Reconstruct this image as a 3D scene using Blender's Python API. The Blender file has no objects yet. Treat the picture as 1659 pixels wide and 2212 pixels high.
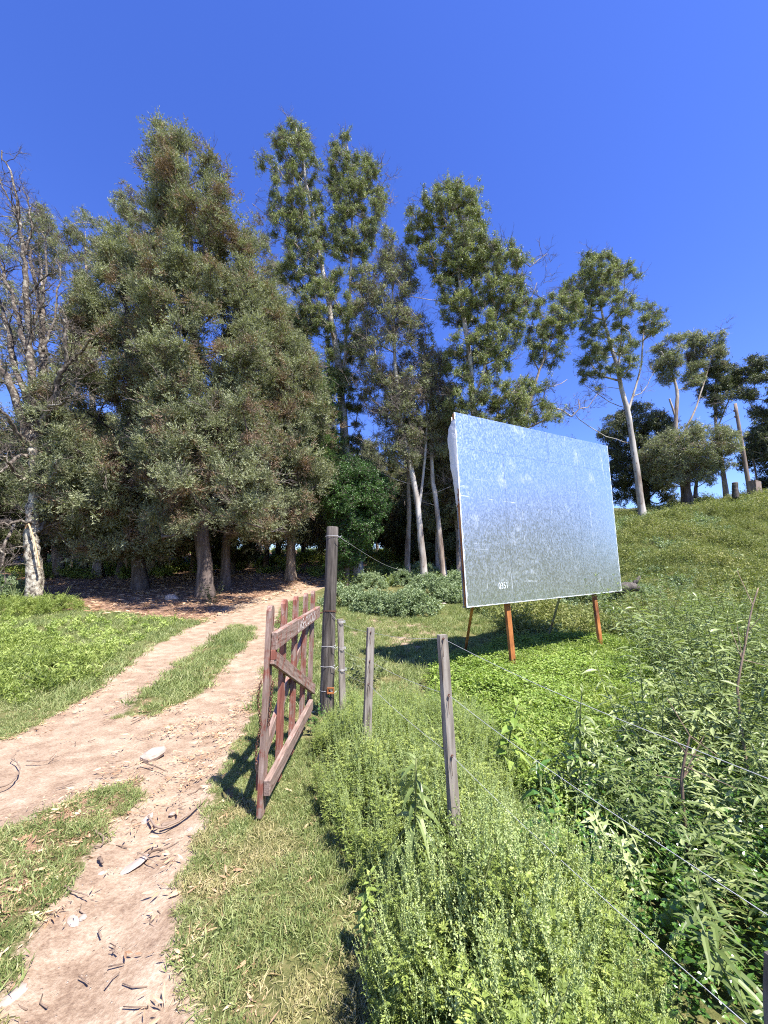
import bpy, math, random
import numpy as np
from mathutils import Vector, Matrix, Euler

R = np.random.default_rng(7)
random.seed(7)
sc = bpy.context.scene
col = sc.collection
rad = math.radians

# ------------------------------------------------------------------ camera
PITCH = rad(10.0)
F = 831.0                 # focal length in units of a 1659 px wide picture
cam_d = bpy.data.cameras.new('camera')
cam = bpy.data.objects.new('camera', cam_d)
col.objects.link(cam)
cam_d.sensor_fit = 'HORIZONTAL'
cam_d.sensor_width = 36.0
cam_d.lens = 36.0 * F / 1659.0
cam_d.clip_start = 0.05
cam_d.clip_end = 3000
EYE = 1.6
cam.location = (0, 0, EYE)
cam.rotation_euler = (rad(90) + PITCH, 0, 0)
sc.camera = cam

# ------------------------------------------------------------------ world + sun
SUN_EL = rad(60)
SUN_AZ = rad(135)         # clockwise from +Y: behind the camera, to its right
w = bpy.data.worlds.new('World')
sc.world = w
w.use_nodes = True
nt = w.node_tree
nt.nodes.clear()
sky = nt.nodes.new('ShaderNodeTexSky')
sky.sky_type = 'NISHITA'
sky.sun_disc = False
sky.sun_elevation = SUN_EL
sky.sun_rotation = SUN_AZ
sky.altitude = 900
sky.air_density = 1.0
sky.dust_density = 0.25
sky.ozone_density = 3.0
hs = nt.nodes.new('ShaderNodeHueSaturation')
hs.inputs['Saturation'].default_value = 1.25
hs.inputs['Value'].default_value = 1.22
hs.inputs['Hue'].default_value = 0.524
bg = nt.nodes.new('ShaderNodeBackground')
bg.inputs['Strength'].default_value = 0.11
wo = nt.nodes.new('ShaderNodeOutputWorld')
nt.links.new(sky.outputs[0], hs.inputs['Color'])
nt.links.new(hs.outputs[0], bg.inputs[0])
nt.links.new(bg.outputs[0], wo.inputs[0])
sd = bpy.data.lights.new('sun', 'SUN')
sd.energy = 5.0
sd.angle = rad(0.5)
sd.color = (1.0, 0.955, 0.88)
sun = bpy.data.objects.new('sun', sd)
col.objects.link(sun)
sdir = Vector((math.sin(SUN_AZ) * math.cos(SUN_EL), math.cos(SUN_AZ) * math.cos(SUN_EL), math.sin(SUN_EL)))
sun.rotation_euler = sdir.to_track_quat('Z', 'Y').to_euler()
sun.location = (10, -10, 30)
vs = sc.view_settings
vs.view_transform = 'Standard'
vs.look = 'None'
vs.exposure = 1.3
vs.gamma = 1.0
vs.use_curve_mapping = False
sc.cycles.use_denoising = False
sc.cycles.filter_width = 1.1
sc.cycles.max_bounces = 6
sc.cycles.transparent_max_bounces = 4
sc.cycles.diffuse_bounces = 2
sc.cycles.glossy_bounces = 2
sc.cycles.transmission_bounces = 3

# ------------------------------------------------------------------ pixel rays and terrain
CP, SP = math.cos(PITCH), math.sin(PITCH)

def ray(px, py):
    u = (px - 829.5) / F
    v = (1106 - py) / F
    y = CP - SP * v
    z = SP + CP * v
    return u / y, z / y            # per metre of Y

def P(px, py, Y):
    a, b = ray(px, py)
    return np.array([a * Y, Y, EYE + b * Y])

def hash2(ix, iy, s):
    h = (ix * 374761393 + iy * 668265263 + s * 974634777) & 0xffffffff
    h = ((h ^ (h >> 13)) * 1274126177) & 0xffffffff
    return ((h ^ (h >> 16)) & 0xffff) / 65535.0

def vnoise(x, y, s=0):
    x = np.asarray(x, float); y = np.asarray(y, float)
    ix = np.floor(x).astype(np.int64); iy = np.floor(y).astype(np.int64)
    fx = x - ix; fy = y - iy
    fx = fx * fx * (3 - 2 * fx); fy = fy * fy * (3 - 2 * fy)
    a = hash2(ix, iy, s); b = hash2(ix + 1, iy, s); c = hash2(ix, iy + 1, s); d = hash2(ix + 1, iy + 1, s)
    return (a * (1 - fx) + b * fx) * (1 - fy) + (c * (1 - fx) + d * fx) * fy

def fbm(x, y, s=0, o=4):
    t = 0; a = 0.5
    for k in range(o):
        t = t + a * vnoise(x * 2 ** k, y * 2 ** k, s + k); a *= 0.5
    return t

def sstep(a, b, x):
    t = np.clip((x - a) / (b - a), 0, 1)
    return t * t * (3 - 2 * t)

BY = [-400, -60, 0, 5, 10, 15, 20, 25, 32, 40, 60, 100, 200, 600, 2600]
BZ = [0, 0, 0, 0.0, 0.22, 0.76, 1.35, 2.05, 3.1, 4.2, 6.2, 9.0, 12, 14, 14]

def T(x, y):
    x = np.asarray(x, float); y = np.asarray(y, float)
    z = np.interp(y, BY, BZ)
    m = sstep(4.5, 13.0, x)
    hill = m * (3.2 + 0.17 * np.clip(x - 13.8, 0, 8)) * sstep(8.0, 22.0, y)
    side = 11.0 * sstep(13, 34, x) * (1 - sstep(4, 14, y)) * sstep(-60, -30, y)  # unseen rise right of the frame, added to darken the billboard's lower reflection
    z = z + hill + side
    z = z + 0.35 * (fbm(x * 0.18, y * 0.18, 3) - 0.47) * sstep(7, 16, y)
    z = z + 0.5 * (fbm(x * 0.35, y * 0.35, 9) - 0.47) * m * sstep(9, 14, y)
    z = z + 0.05 * (fbm(x * 0.9, y * 0.9, 5) - 0.47)
    # a low bank under the conifers at the left
    z = z + 0.35 * np.exp(-(((x + 6.5) / 3.0) ** 2 + ((y - 21) / 2.0) ** 2))
    return z

def T1(x, y):
    return float(T(np.array([x]), np.array([y]))[0])

def G(px, py, zoff=0.0):
    """the point of the ground seen at a pixel"""
    a, b = ray(px, py)
    Y = np.concatenate([np.arange(0.3, 12, 0.02), np.arange(12, 120, 0.1)])
    z = EYE + b * Y
    t = T(a * Y, Y) + zoff
    k = np.nonzero(z <= t)[0]
    i = k[0] if len(k) else len(Y) - 1
    return np.array([a * Y[i], Y[i], T1(a * Y[i], Y[i])])

def inside(poly, x, y):
    """signed distance to a polygon, positive inside"""
    poly = np.asarray(poly, float)[:, :2]
    n = len(poly)
    d = np.full(x.shape, 1e9); c = np.zeros(x.shape, bool)
    for i in range(n):
        ax, ay = poly[i]; bx, by = poly[(i + 1) % n]
        ex, ey = bx - ax, by - ay
        wx, wy = x - ax, y - ay
        t = np.clip((wx * ex + wy * ey) / (ex * ex + ey * ey + 1e-12), 0, 1)
        d = np.minimum(d, (wx - ex * t) ** 2 + (wy - ey * t) ** 2)
        cr = ((ay > y) != (by > y)) & (x < ex * (y - ay) / (ey + (1e-12 if ey == 0 else 0)) + ax)
        c ^= cr
    return np.where(c, 1, -1) * np.sqrt(d)

def polyG(pts):
    return [tuple(G(*p)[:2]) for p in pts]

# ------------------------------------------------------------------ objects
def tag(o, label=None, cat=None, group=None, kind=None):
    if label: o['label'] = label
    if cat: o['category'] = cat
    if group: o['group'] = group
    if kind: o['kind'] = kind
    return o

def link(name, me, parent=None, mat=None):
    o = bpy.data.objects.new(name, me)
    col.objects.link(o)
    if parent is not None: o.parent = parent
    if mat is not None and me is not None and len(me.materials) == 0: me.materials.append(mat)
    return o

def empty(name, loc=(0, 0, 0), rz=0.0):
    o = bpy.data.objects.new(name, None)
    col.objects.link(o)
    o.location = loc
    o.rotation_euler = (0, 0, rz)
    o.empty_display_size = 0.2
    return o

def mesh(name, v, quads=None, tris=None, mats=(), mi=None, smooth=False):
    me = bpy.data.meshes.new(name)
    v = np.asarray(v, np.float32)
    me.vertices.add(len(v)); me.vertices.foreach_set('co', v.ravel())
    q = np.zeros((0, 4), np.int32) if quads is None or len(quads) == 0 else np.asarray(quads, np.int32)
    t = np.zeros((0, 3), np.int32) if tris is None or len(tris) == 0 else np.asarray(tris, np.int32)
    me.loops.add(q.size + t.size)
    me.loops.foreach_set('vertex_index', np.concatenate([q.ravel(), t.ravel()]))
    me.polygons.add(len(q) + len(t))
    st = np.concatenate([np.arange(len(q)) * 4, q.size + np.arange(len(t)) * 3]).astype(np.int32)
    me.polygons.foreach_set('loop_start', st)
    if mi is not None: me.polygons.foreach_set('material_index', np.asarray(mi, np.int32))
    me.polygons.foreach_set('use_smooth', np.full(len(q) + len(t), smooth))
    me.update(calc_edges=True)
    for m in mats: me.materials.append(m)
    return me

class MB:
    """collects simple solids into one mesh"""
    def __init__(s): s.v = []; s.q = []; s.t = []; s.n = 0; s.mq = []; s.mt = []; s.m = 0
    def add(s, v, q=(), t=()):
        v = np.asarray(v, float)
        if len(q): s.q.append(np.asarray(q) + s.n); s.mq.append(np.full(len(q), s.m))
        if len(t): s.t.append(np.asarray(t) + s.n); s.mt.append(np.full(len(t), s.m))
        s.v.append(v); s.n += len(v)
    def box(s, c, size, rot=None, bev=0.0):
        hx, hy, hz = [a / 2 for a in size]
        b = min(bev, hx * .9, hy * .9, hz * .9)
        if b <= 0:
            v = np.array([[x, y, z] for x in (-hx, hx) for y in (-hy, hy) for z in (-hz, hz)])
            q = [(0, 1, 3, 2), (4, 6, 7, 5), (0, 4, 5, 1), (2, 3, 7, 6), (0, 2, 6, 4), (1, 5, 7, 3)]
            t = []
        else:
            v = []; idx = {}
            for ix, x in enumerate((-1, 1)):
                for iy, y in enumerate((-1, 1)):
                    for iz, z in enumerate((-1, 1)):
                        for k in range(3):
                            p = [x * (hx - b), y * (hy - b), z * (hz - b)]
                            p[k] = (x * hx, y * hy, z * hz)[k]
                            idx[(ix, iy, iz, k)] = len(v); v.append(p)
            v = np.array(v); q = []; t = []
            I = lambda a, b2, c2, k: idx[(a, b2, c2, k)]
            for a in (0, 1):
                f = [I(a, 0, 0, 0), I(a, 1, 0, 0), I(a, 1, 1, 0), I(a, 0, 1, 0)]; q.append(f if a else f[::-1])
                f = [I(0, a, 0, 1), I(0, a, 1, 1), I(1, a, 1, 1), I(1, a, 0, 1)]; q.append(f if a else f[::-1])
                f = [I(0, 0, a, 2), I(1, 0, a, 2), I(1, 1, a, 2), I(0, 1, a, 2)]; q.append(f if a else f[::-1])
            for a in (0, 1):
                for c2 in (0, 1):
                    sg = (a == c2)
                    f = [I(a, c2, 0, 0), I(a, c2, 1, 0), I(a, c2, 1, 1), I(a, c2, 0, 1)]; q.append(f[::-1] if sg else f)
                    f = [I(a, 0, c2, 0), I(a, 1, c2, 0), I(a, 1, c2, 2), I(a, 0, c2, 2)]; q.append(f if sg else f[::-1])
                    f = [I(0, a, c2, 1), I(1, a, c2, 1), I(1, a, c2, 2), I(0, a, c2, 2)]; q.append(f[::-1] if sg else f)
            for a in (0, 1):
                for b2 in (0, 1):
                    for c2 in (0, 1):
                        f = [I(a, b2, c2, 0), I(a, b2, c2, 1), I(a, b2, c2, 2)]
                        t.append(f if (a + b2 + c2) % 2 else f[::-1])
        if rot is not None: v = v @ np.asarray(rot).T
        s.add(v + np.asarray(c), q, t)
    def tube(s, pts, r, n=6, cap=True, flat=1.0):
        pts = np.asarray(pts, float); k = len(pts)
        r = np.broadcast_to(np.asarray(r, float), (k,))
        tg = np.gradient(pts, axis=0); tg /= np.linalg.norm(tg, axis=1)[:, None] + 1e-12
        a = np.array([0, 0, 1.0]) if abs(tg[0][2]) < 0.9 else np.array([1.0, 0, 0])
        V = []
        u = np.cross(tg[0], a); u /= np.linalg.norm(u)
        an = np.arange(n) * 2 * math.pi / n
        for i in range(k):
            u = u - tg[i] * np.dot(u, tg[i]); u /= np.linalg.norm(u) + 1e-12
            w_ = np.cross(tg[i], u)
            V.append(pts[i] + r[i] * (np.cos(an)[:, None] * u + flat * np.sin(an)[:, None] * w_))
        V = np.concatenate(V)
        i = np.arange(k - 1)[:, None] * n; j = np.arange(n)[None]; jn = (j + 1) % n
        q = np.stack([i + j, i + jn, i + n + jn, i + n + j], -1).reshape(-1, 4)
        t = []
        if cap:
            for f in range(1, n - 1):
                t.append((0, f + 1, f)); t.append(((k - 1) * n, (k - 1) * n + f, (k - 1) * n + f + 1))
        s.add(V, q, t)
    def leaves(s, b, d, nrm, L, W, mid=0.4, fold=0.12):
        """one folded diamond per leaf, vectorised"""
        b = np.asarray(b); d = d / (np.linalg.norm(d, axis=1)[:, None] + 1e-9)
        sd_ = np.cross(d, nrm); sd_ /= np.linalg.norm(sd_, axis=1)[:, None] + 1e-9
        n2 = np.cross(sd_, d)
        L = np.broadcast_to(L, (len(b),))[:, None]; W = np.broadcast_to(W, (len(b),))[:, None]
        m = b + d * L * mid
        V = np.stack([b, m + sd_ * W / 2 + n2 * W * fold, b + d * L, m - sd_ * W / 2 + n2 * W * fold], 1).reshape(-1, 3)
        i = np.arange(len(b))[:, None] * 4
        s.add(V, i + np.array([[0, 1, 2, 3]]))
    def me(s, name, mats=(), smooth=False):
        v = np.concatenate(s.v) if s.v else np.zeros((0, 3))
        q = np.concatenate(s.q) if s.q else None
        t = np.concatenate(s.t) if s.t else None
        mi = np.concatenate(s.mq + s.mt) if (s.mq or s.mt) else None
        return mesh(name, v, q, t, mats, mi, smooth)
    def build(s, name, mat, parent=None, smooth=False):
        return link(name, s.me(name, [mat] if not isinstance(mat, (list, tuple)) else mat, smooth), parent)

def rotm(ax, ang):
    return np.array(Matrix.Rotation(ang, 3, ax))

def frame_x(d, up=(0, 0, 1)):
    """matrix whose x axis is d, z near up"""
    d = np.asarray(d, float); d = d / np.linalg.norm(d)
    y = np.cross(up, d); y /= np.linalg.norm(y)
    z = np.cross(d, y)
    return np.stack([d, y, z], 1)

# ------------------------------------------------------------------ materials
def new_mat(name):
    m = bpy.data.materials.new(name); m.use_nodes = True
    nt = m.node_tree; nt.nodes.clear()
    out = nt.nodes.new('ShaderNodeOutputMaterial')
    return m, nt, out

def nd(nt, t, **kw):
    n = nt.nodes.new(t)
    for k, v in kw.items():
        if hasattr(n, k): setattr(n, k, v)
        else: n.inputs[k].default_value = v
    return n

def ramp(nt, fac, stops, interp='LINEAR'):
    r = nt.nodes.new('ShaderNodeValToRGB')
    r.color_ramp.interpolation = interp
    e = r.color_ramp.elements
    while len(e) < len(stops): e.new(0.5)
    for el, (p, c) in zip(e, stops):
        el.position = p; el.color = (*c, 1) if len(c) == 3 else c
    if fac is not None: nt.links.new(fac, r.inputs[0])
    return r.outputs[0]

def mixc(nt, fac, a, b, mode='MIX'):
    m = nt.nodes.new('ShaderNodeMix'); m.data_type = 'RGBA'; m.blend_type = mode
    for sock, val in ((m.inputs[0], fac), (m.inputs[6], a), (m.inputs[7], b)):
        if hasattr(val, 'is_linked'): nt.links.new(val, sock)
        elif isinstance(val, (int, float)): sock.default_value = val
        else: sock.default_value = (*val, 1)
    return m.outputs[2]

def math_(nt, op, a, b=None, clamp=False):
    m = nt.nodes.new('ShaderNodeMath'); m.operation = op; m.use_clamp = clamp
    for sock, val in ((m.inputs[0], a), (m.inputs[1], b)):
        if val is None: continue
        if hasattr(val, 'is_linked'): nt.links.new(val, sock)
        else: sock.default_value = val
    return m.outputs[0]

def noise(nt, scale, detail=4, rough=0.55, coord=None, stretch=None, dist=0.0):
    if coord is None:
        tc = nt.nodes.new('ShaderNodeTexCoord'); coord = tc.outputs['Object']
    if stretch:
        mp = nt.nodes.new('ShaderNodeMapping'); mp.inputs['Scale'].default_value = stretch
        nt.links.new(coord, mp.inputs['Vector']); coord = mp.outputs[0]
    n = nt.nodes.new('ShaderNodeTexNoise')
    n.inputs['Scale'].default_value = scale; n.inputs['Detail'].default_value = detail
    n.inputs['Roughness'].default_value = rough; n.inputs['Distortion'].default_value = dist
    nt.links.new(coord, n.inputs['Vector'])
    return n.outputs['Fac']

def bump(nt, h, strength=0.5, dist=0.02):
    b = nt.nodes.new('ShaderNodeBump'); b.inputs['Strength'].default_value = strength
    b.inputs['Distance'].default_value = dist
    nt.links.new(h, b.inputs['Height'])
    return b.outputs[0]

def leaf_mat(name, stops, rough=0.5, trans=0.28, spec=0.5, nscale=0.6, patch=None):
    """foliage: colour varies per spray and in slow patches; some light passes through"""
    m, nt, out = new_mat(name)
    oi = nt.nodes.new('ShaderNodeObjectInfo')
    geo = nt.nodes.new('ShaderNodeNewGeometry')
    n = noise(nt, nscale, 3, 0.6, geo.outputs['Position'])
    ri = geo.outputs['Random Per Island']
    f = math_(nt, 'ADD', math_(nt, 'MULTIPLY', oi.outputs['Random'], 0.4), math_(nt, 'MULTIPLY', n, 0.45))
    f = math_(nt, 'ADD', f, math_(nt, 'MULTIPLY', ri, 0.28))
    c = ramp(nt, f, stops)
    if patch:
        n2 = noise(nt, patch[1], 2, 0.6, geo.outputs['Position'])
        pf = ramp(nt, math_(nt, 'ADD', n2, math_(nt, 'MULTIPLY', math_(nt, 'SUBTRACT', ri, 0.5), 0.12)), [(patch[2], (0, 0, 0)), (patch[2] + 0.05, (1, 1, 1))])
        c = mixc(nt, pf, c, patch[0])
    p = nt.nodes.new('ShaderNodeBsdfPrincipled')
    nt.links.new(c, p.inputs['Base Color'])
    p.inputs['Roughness'].default_value = rough
    p.inputs['Specular IOR Level'].default_value = spec
    tr = nt.nodes.new('ShaderNodeBsdfTranslucent')
    tc = mixc(nt, 1.0, c, (1.15, 1.25, 0.55), 'MULTIPLY')
    nt.links.new(tc, tr.inputs[0])
    mx = nt.nodes.new('ShaderNodeMixShader'); mx.inputs[0].default_value = trans
    nt.links.new(p.outputs[0], mx.inputs[1]); nt.links.new(tr.outputs[0], mx.inputs[2])
    nt.links.new(mx.outputs[0], out.inputs[0])
    return m

def solid_mat(name, stops, scale=6, rough=0.8, stretch=None, bstr=0.5, bdist=0.02, spec=0.3, detail=6, speck=None, dist=0.0, rnd=0.0):
    m, nt, out = new_mat(name)
    n = noise(nt, scale, detail, 0.62, stretch=stretch, dist=dist)
    if rnd:
        oi = nt.nodes.new('ShaderNodeObjectInfo')
        n = math_(nt, 'ADD', n, math_(nt, 'MULTIPLY', math_(nt, 'SUBTRACT', oi.outputs['Random'], 0.5), rnd))
    c = ramp(nt, n, stops)
    if speck:
        n2 = noise(nt, speck[1], 3, 0.6, stretch=speck[4] if len(speck) > 4 else None)
        c = mixc(nt, ramp(nt, n2, [(speck[2], (0, 0, 0)), (speck[3], (1, 1, 1))]), c, speck[0])
    p = nt.nodes.new('ShaderNodeBsdfPrincipled')
    nt.links.new(c, p.inputs['Base Color'])
    p.inputs['Roughness'].default_value = rough
    p.inputs['Specular IOR Level'].default_value = spec
    nt.links.new(bump(nt, n, bstr, bdist), p.inputs['Normal'])
    nt.links.new(p.outputs[0], out.inputs[0])
    return m

M = {}
M['cypress'] = leaf_mat('cypress_foliage', [(0.25, (0.08, 0.085, 0.05)), (0.5, (0.185, 0.20, 0.11)), (0.72, (0.31, 0.33, 0.19)), (0.9, (0.45, 0.47, 0.29))], 0.65, 0.22, 0.25, 0.9, patch=((0.23, 0.155, 0.105), 0.8, 0.55))
M['euc'] = leaf_mat('eucalyptus_foliage', [(0.25, (0.07, 0.095, 0.035)), (0.5, (0.17, 0.21, 0.075)), (0.72, (0.32, 0.36, 0.14)), (0.92, (0.48, 0.50, 0.23))], 0.5, 0.25, 0.4, 0.5)
M['euc_grey'] = leaf_mat('grey_eucalyptus_foliage', [(0.25, (0.10, 0.115, 0.06)), (0.5, (0.21, 0.235, 0.12)), (0.75, (0.34, 0.36, 0.20)), (0.92, (0.46, 0.48, 0.29))], 0.5, 0.27, 0.4, 0.5, patch=((0.15, 0.10, 0.06), 0.6, 0.6))
M['dark_tree'] = leaf_mat('dark_foliage', [(0.3, (0.045, 0.06, 0.028)), (0.6, (0.10, 0.12, 0.05)), (0.9, (0.18, 0.20, 0.09))], 0.5, 0.2, 0.4)
M['oak'] = leaf_mat('bright_small_leaves', [(0.3, (0.03, 0.08, 0.018)), (0.6, (0.065, 0.15, 0.03)), (0.9, (0.12, 0.22, 0.05))], 0.42, 0.28, 0.5)
M['pine'] = leaf_mat('pale_pine_needles', [(0.3, (0.06, 0.13, 0.03)), (0.6, (0.11, 0.2, 0.05)), (0.9, (0.17, 0.27, 0.08))], 0.55, 0.25, 0.4)
M['bush'] = leaf_mat('grey_green_bush_leaves', [(0.3, (0.13, 0.18, 0.085)), (0.6, (0.24, 0.31, 0.15)), (0.9, (0.38, 0.45, 0.26))], 0.55, 0.25, 0.4)
M['ragweed'] = leaf_mat('ragweed_green', [(0.25, (0.10, 0.14, 0.028)), (0.55, (0.25, 0.32, 0.07)), (0.9, (0.45, 0.50, 0.15))], 0.5, 0.3, 0.4, 1.5)
M['spike'] = leaf_mat('ragweed_spike', [(0.3, (0.28, 0.36, 0.12)), (0.9, (0.44, 0.50, 0.22))], 0.6, 0.25, 0.3)
M['willow'] = leaf_mat('willow_leaf_green', [(0.25, (0.065, 0.10, 0.025)), (0.55, (0.17, 0.225, 0.065)), (0.9, (0.40, 0.45, 0.20))], 0.42, 0.28, 0.45, 1.5)
M['broad'] = leaf_mat('broad_leaf_green', [(0.25, (0.05, 0.12, 0.025)), (0.55, (0.09, 0.19, 0.035)), (0.9, (0.17, 0.28, 0.06))], 0.28, 0.25, 0.7, 1.5)
M['clover'] = leaf_mat('clover_green', [(0.25, (0.11, 0.18, 0.03)), (0.55, (0.24, 0.345, 0.06)), (0.9, (0.40, 0.48, 0.13))], 0.5, 0.35, 0.4, 1.0)
M['yellow'] = leaf_mat('yellow_green_leaves', [(0.25, (0.18, 0.26, 0.05)), (0.55, (0.33, 0.41, 0.10)), (0.9, (0.46, 0.52, 0.18))], 0.5, 0.3, 0.4, 1.5)
M['grass'] = leaf_mat('grass_blades', [(0.2, (0.10, 0.145, 0.04)), (0.5, (0.21, 0.26, 0.085)), (0.75, (0.34, 0.37, 0.15)), (0.95, (0.52, 0.48, 0.28))], 0.55, 0.3, 0.4, 1.1)
M['drygrass'] = leaf_mat('dry_grass_blades', [(0.2, (0.17, 0.19, 0.06)), (0.5, (0.32, 0.30, 0.13)), (0.9, (0.52, 0.43, 0.24))], 0.6, 0.25, 0.3, 1.1)
M['hillgrass'] = leaf_mat('hill_scrub', [(0.2, (0.09, 0.115, 0.03)), (0.5, (0.20, 0.23, 0.065)), (0.75, (0.32, 0.335, 0.12)), (0.95, (0.48, 0.42, 0.22))], 0.6, 0.25, 0.3, 0.45)
M['stem'] = solid_mat('green_stem', [(0.3, (0.09, 0.13, 0.04)), (0.7, (0.16, 0.17, 0.06))], 8, 0.6)
M['litter'] = leaf_mat('dead_leaf', [(0.2, (0.20, 0.11, 0.06)), (0.5, (0.40, 0.24, 0.14)), (0.75, (0.60, 0.42, 0.26)), (0.95, (0.75, 0.62, 0.42))], 0.6, 0.1, 0.3, 2)
M['twig'] = solid_mat('twig_brown', [(0.3, (0.10, 0.065, 0.045)), (0.7, (0.26, 0.19, 0.14))], 9, 0.85, rnd=0.4)
M['twig_grey'] = solid_mat('dead_twig_grey', [(0.3, (0.09, 0.07, 0.06)), (0.7, (0.23, 0.19, 0.165))], 9, 0.85)
M['bark_white'] = solid_mat('smooth_white_bark', [(0.34, (0.17, 0.125, 0.095)), (0.47, (0.36, 0.32, 0.275)), (0.66, (0.56, 0.53, 0.48))], 1.5, 0.7, (1.6, 1.6, 0.35), 0.35, 0.03, speck=((0.17, 0.12, 0.09), 5.0, 0.60, 0.68, (1, 1, .4)))
M['bark_brown'] = solid_mat('rough_brown_bark', [(0.3, (0.08, 0.055, 0.042)), (0.5, (0.22, 0.165, 0.125)), (0.75, (0.40, 0.32, 0.25))], 5, 0.9, (1.4, 1.4, 0.22), 1.0, 0.05)
M['bark_euc'] = solid_mat('peeling_bark', [(0.34, (0.13, 0.09, 0.068)), (0.5, (0.33, 0.26, 0.20)), (0.66, (0.52, 0.46, 0.39))], 2.2, 0.85, (1.5, 1.5, 0.3), 0.8, 0.04)
M['bark_lichen'] = solid_mat('lichen_bark', [(0.38, (0.06, 0.045, 0.035)), (0.47, (0.27, 0.235, 0.185)), (0.60, (0.50, 0.46, 0.37))], 7, 0.95, (1.2, 1.2, 0.9), 1.0, 0.07, speck=((0.42, 0.24, 0.12), 1.1, 0.60, 0.64))
M['bark_limb'] = solid_mat('dark_lichened_limbs', [(0.42, (0.06, 0.045, 0.038)), (0.54, (0.15, 0.125, 0.10)), (0.68, (0.38, 0.35, 0.28))], 7, 0.95, bstr=0.8, bdist=0.03)
M['bark_dark'] = solid_mat('dark_conifer_bark', [(0.3, (0.05, 0.035, 0.03)), (0.55, (0.13, 0.10, 0.085)), (0.8, (0.26, 0.21, 0.18))], 4, 0.9, (1.6, 1.6, 0.2), 1.0, 0.06)
M['steel'] = solid_mat('wire_steel', [(0.3, (0.36, 0.36, 0.37)), (0.7, (0.52, 0.52, 0.54))], 30, 0.4, spec=0.8, bstr=0.1)
M['rust'] = solid_mat('rusty_steel', [(0.35, (0.13, 0.045, 0.02)), (0.5, (0.33, 0.12, 0.035)), (0.7, (0.55, 0.24, 0.075))], 4.5, 0.75, (1, 1, .5), 0.4, 0.01, speck=((0.42, 0.38, 0.33), 3.0, 0.66, 0.70))
M['rust_dark'] = solid_mat('dark_rust', [(0.35, (0.05, 0.025, 0.018)), (0.7, (0.16, 0.07, 0.04))], 25, 0.75)
M['grey_steel'] = solid_mat('weathered_grey_steel', [(0.35, (0.16, 0.14, 0.11)), (0.7, (0.36, 0.35, 0.31))], 5, 0.6, speck=((0.25, 0.12, 0.05), 4.0, 0.6, 0.66))
M['stone'] = solid_mat('pale_stone', [(0.3, (0.26, 0.20, 0.16)), (0.6, (0.42, 0.35, 0.30)), (0.8, (0.54, 0.48, 0.43))], 9, 0.85, bstr=0.6, bdist=0.01)
M['vinyl'] = solid_mat('torn_white_vinyl', [(0.35, (0.50, 0.50, 0.52)), (0.7, (0.72, 0.73, 0.75))], 3, 0.5, (1, 1, .3), speck=((0.45, 0.22, 0.09), 2.6, 0.66, 0.72))
M['white_paint'] = solid_mat('chipped_white_paint', [(0.44, (0.30, 0.17, 0.14)), (0.53, (0.60, 0.55, 0.51)), (0.8, (0.74, 0.70, 0.66))], 38, 0.7, bstr=0.2)

# weathered gate paint: red-brown worn to bare wood, grain along z
def gate_mat(name, axis_stretch, worn):
    m, nt, out = new_mat(name)
    oi = nt.nodes.new('ShaderNodeObjectInfo')
    tc = nt.nodes.new('ShaderNodeTexCoord')
    g = noise(nt, 14, 6, 0.65, tc.outputs['Object'], axis_stretch)
    b = noise(nt, 7, 5, 0.7, tc.outputs['Object'])
    paint = ramp(nt, g, [(0.3, (0.12, 0.035, 0.026)), (0.55, (0.25, 0.095, 0.066)), (0.75, (0.36, 0.18, 0.135))])
    wood = ramp(nt, g, [(0.3, (0.12, 0.08, 0.062)), (0.55, (0.27, 0.19, 0.155)), (0.75, (0.40, 0.31, 0.27))])
    f = math_(nt, 'ADD', b, math_(nt, 'MULTIPLY', g, 0.35))
    f = math_(nt, 'ADD', f, math_(nt, 'MULTIPLY', math_(nt, 'SUBTRACT', oi.outputs['Random'], 0.5), 0.12))
    c = mixc(nt, ramp(nt, f, [(worn, (0, 0, 0)), (worn + 0.12, (1, 1, 1))]), paint, wood)
    p = nt.nodes.new('ShaderNodeBsdfPrincipled')
    nt.links.new(c, p.inputs['Base Color']); p.inputs['Roughness'].default_value = 0.8
    p.inputs['Specular IOR Level'].default_value = 0.25
    nt.links.new(bump(nt, g, 0.6, 0.006), p.inputs['Normal'])
    nt.links.new(p.outputs[0], out.inputs[0])
    return m
M['gate_v'] = gate_mat('worn_red_paint_upright', (3, 3, 0.35), 0.62)
M['gate_h'] = gate_mat('worn_red_paint_rail', (0.35, 3, 3), 0.54)
M['post_grey'] = solid_mat('weathered_post_wood', [(0.3, (0.10, 0.085, 0.07)), (0.5, (0.225, 0.195, 0.165)), (0.75, (0.36, 0.33, 0.29))], 12, 0.85, (3, 3, 0.3), 0.7, 0.008, speck=((0.09, 0.07, 0.055), 6, 0.62, 0.68, (3, 3, .25)))
M['post_dark'] = solid_mat('dark_creosoted_wood', [(0.3, (0.028, 0.022, 0.019)), (0.5, (0.085, 0.072, 0.062)), (0.75, (0.19, 0.165, 0.145))], 9, 0.8, (2.5, 2.5, 0.22), 0.8, 0.012, speck=((0.02, 0.016, 0.013), 5, 0.60, 0.66, (3, 3, .15)))
M['pole_wood'] = solid_mat('pole_wood', [(0.3, (0.12, 0.09, 0.07)), (0.55, (0.24, 0.185, 0.15)), (0.75, (0.34, 0.28, 0.23))], 5, 0.85, (2, 2, 0.2), 0.6)

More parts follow.
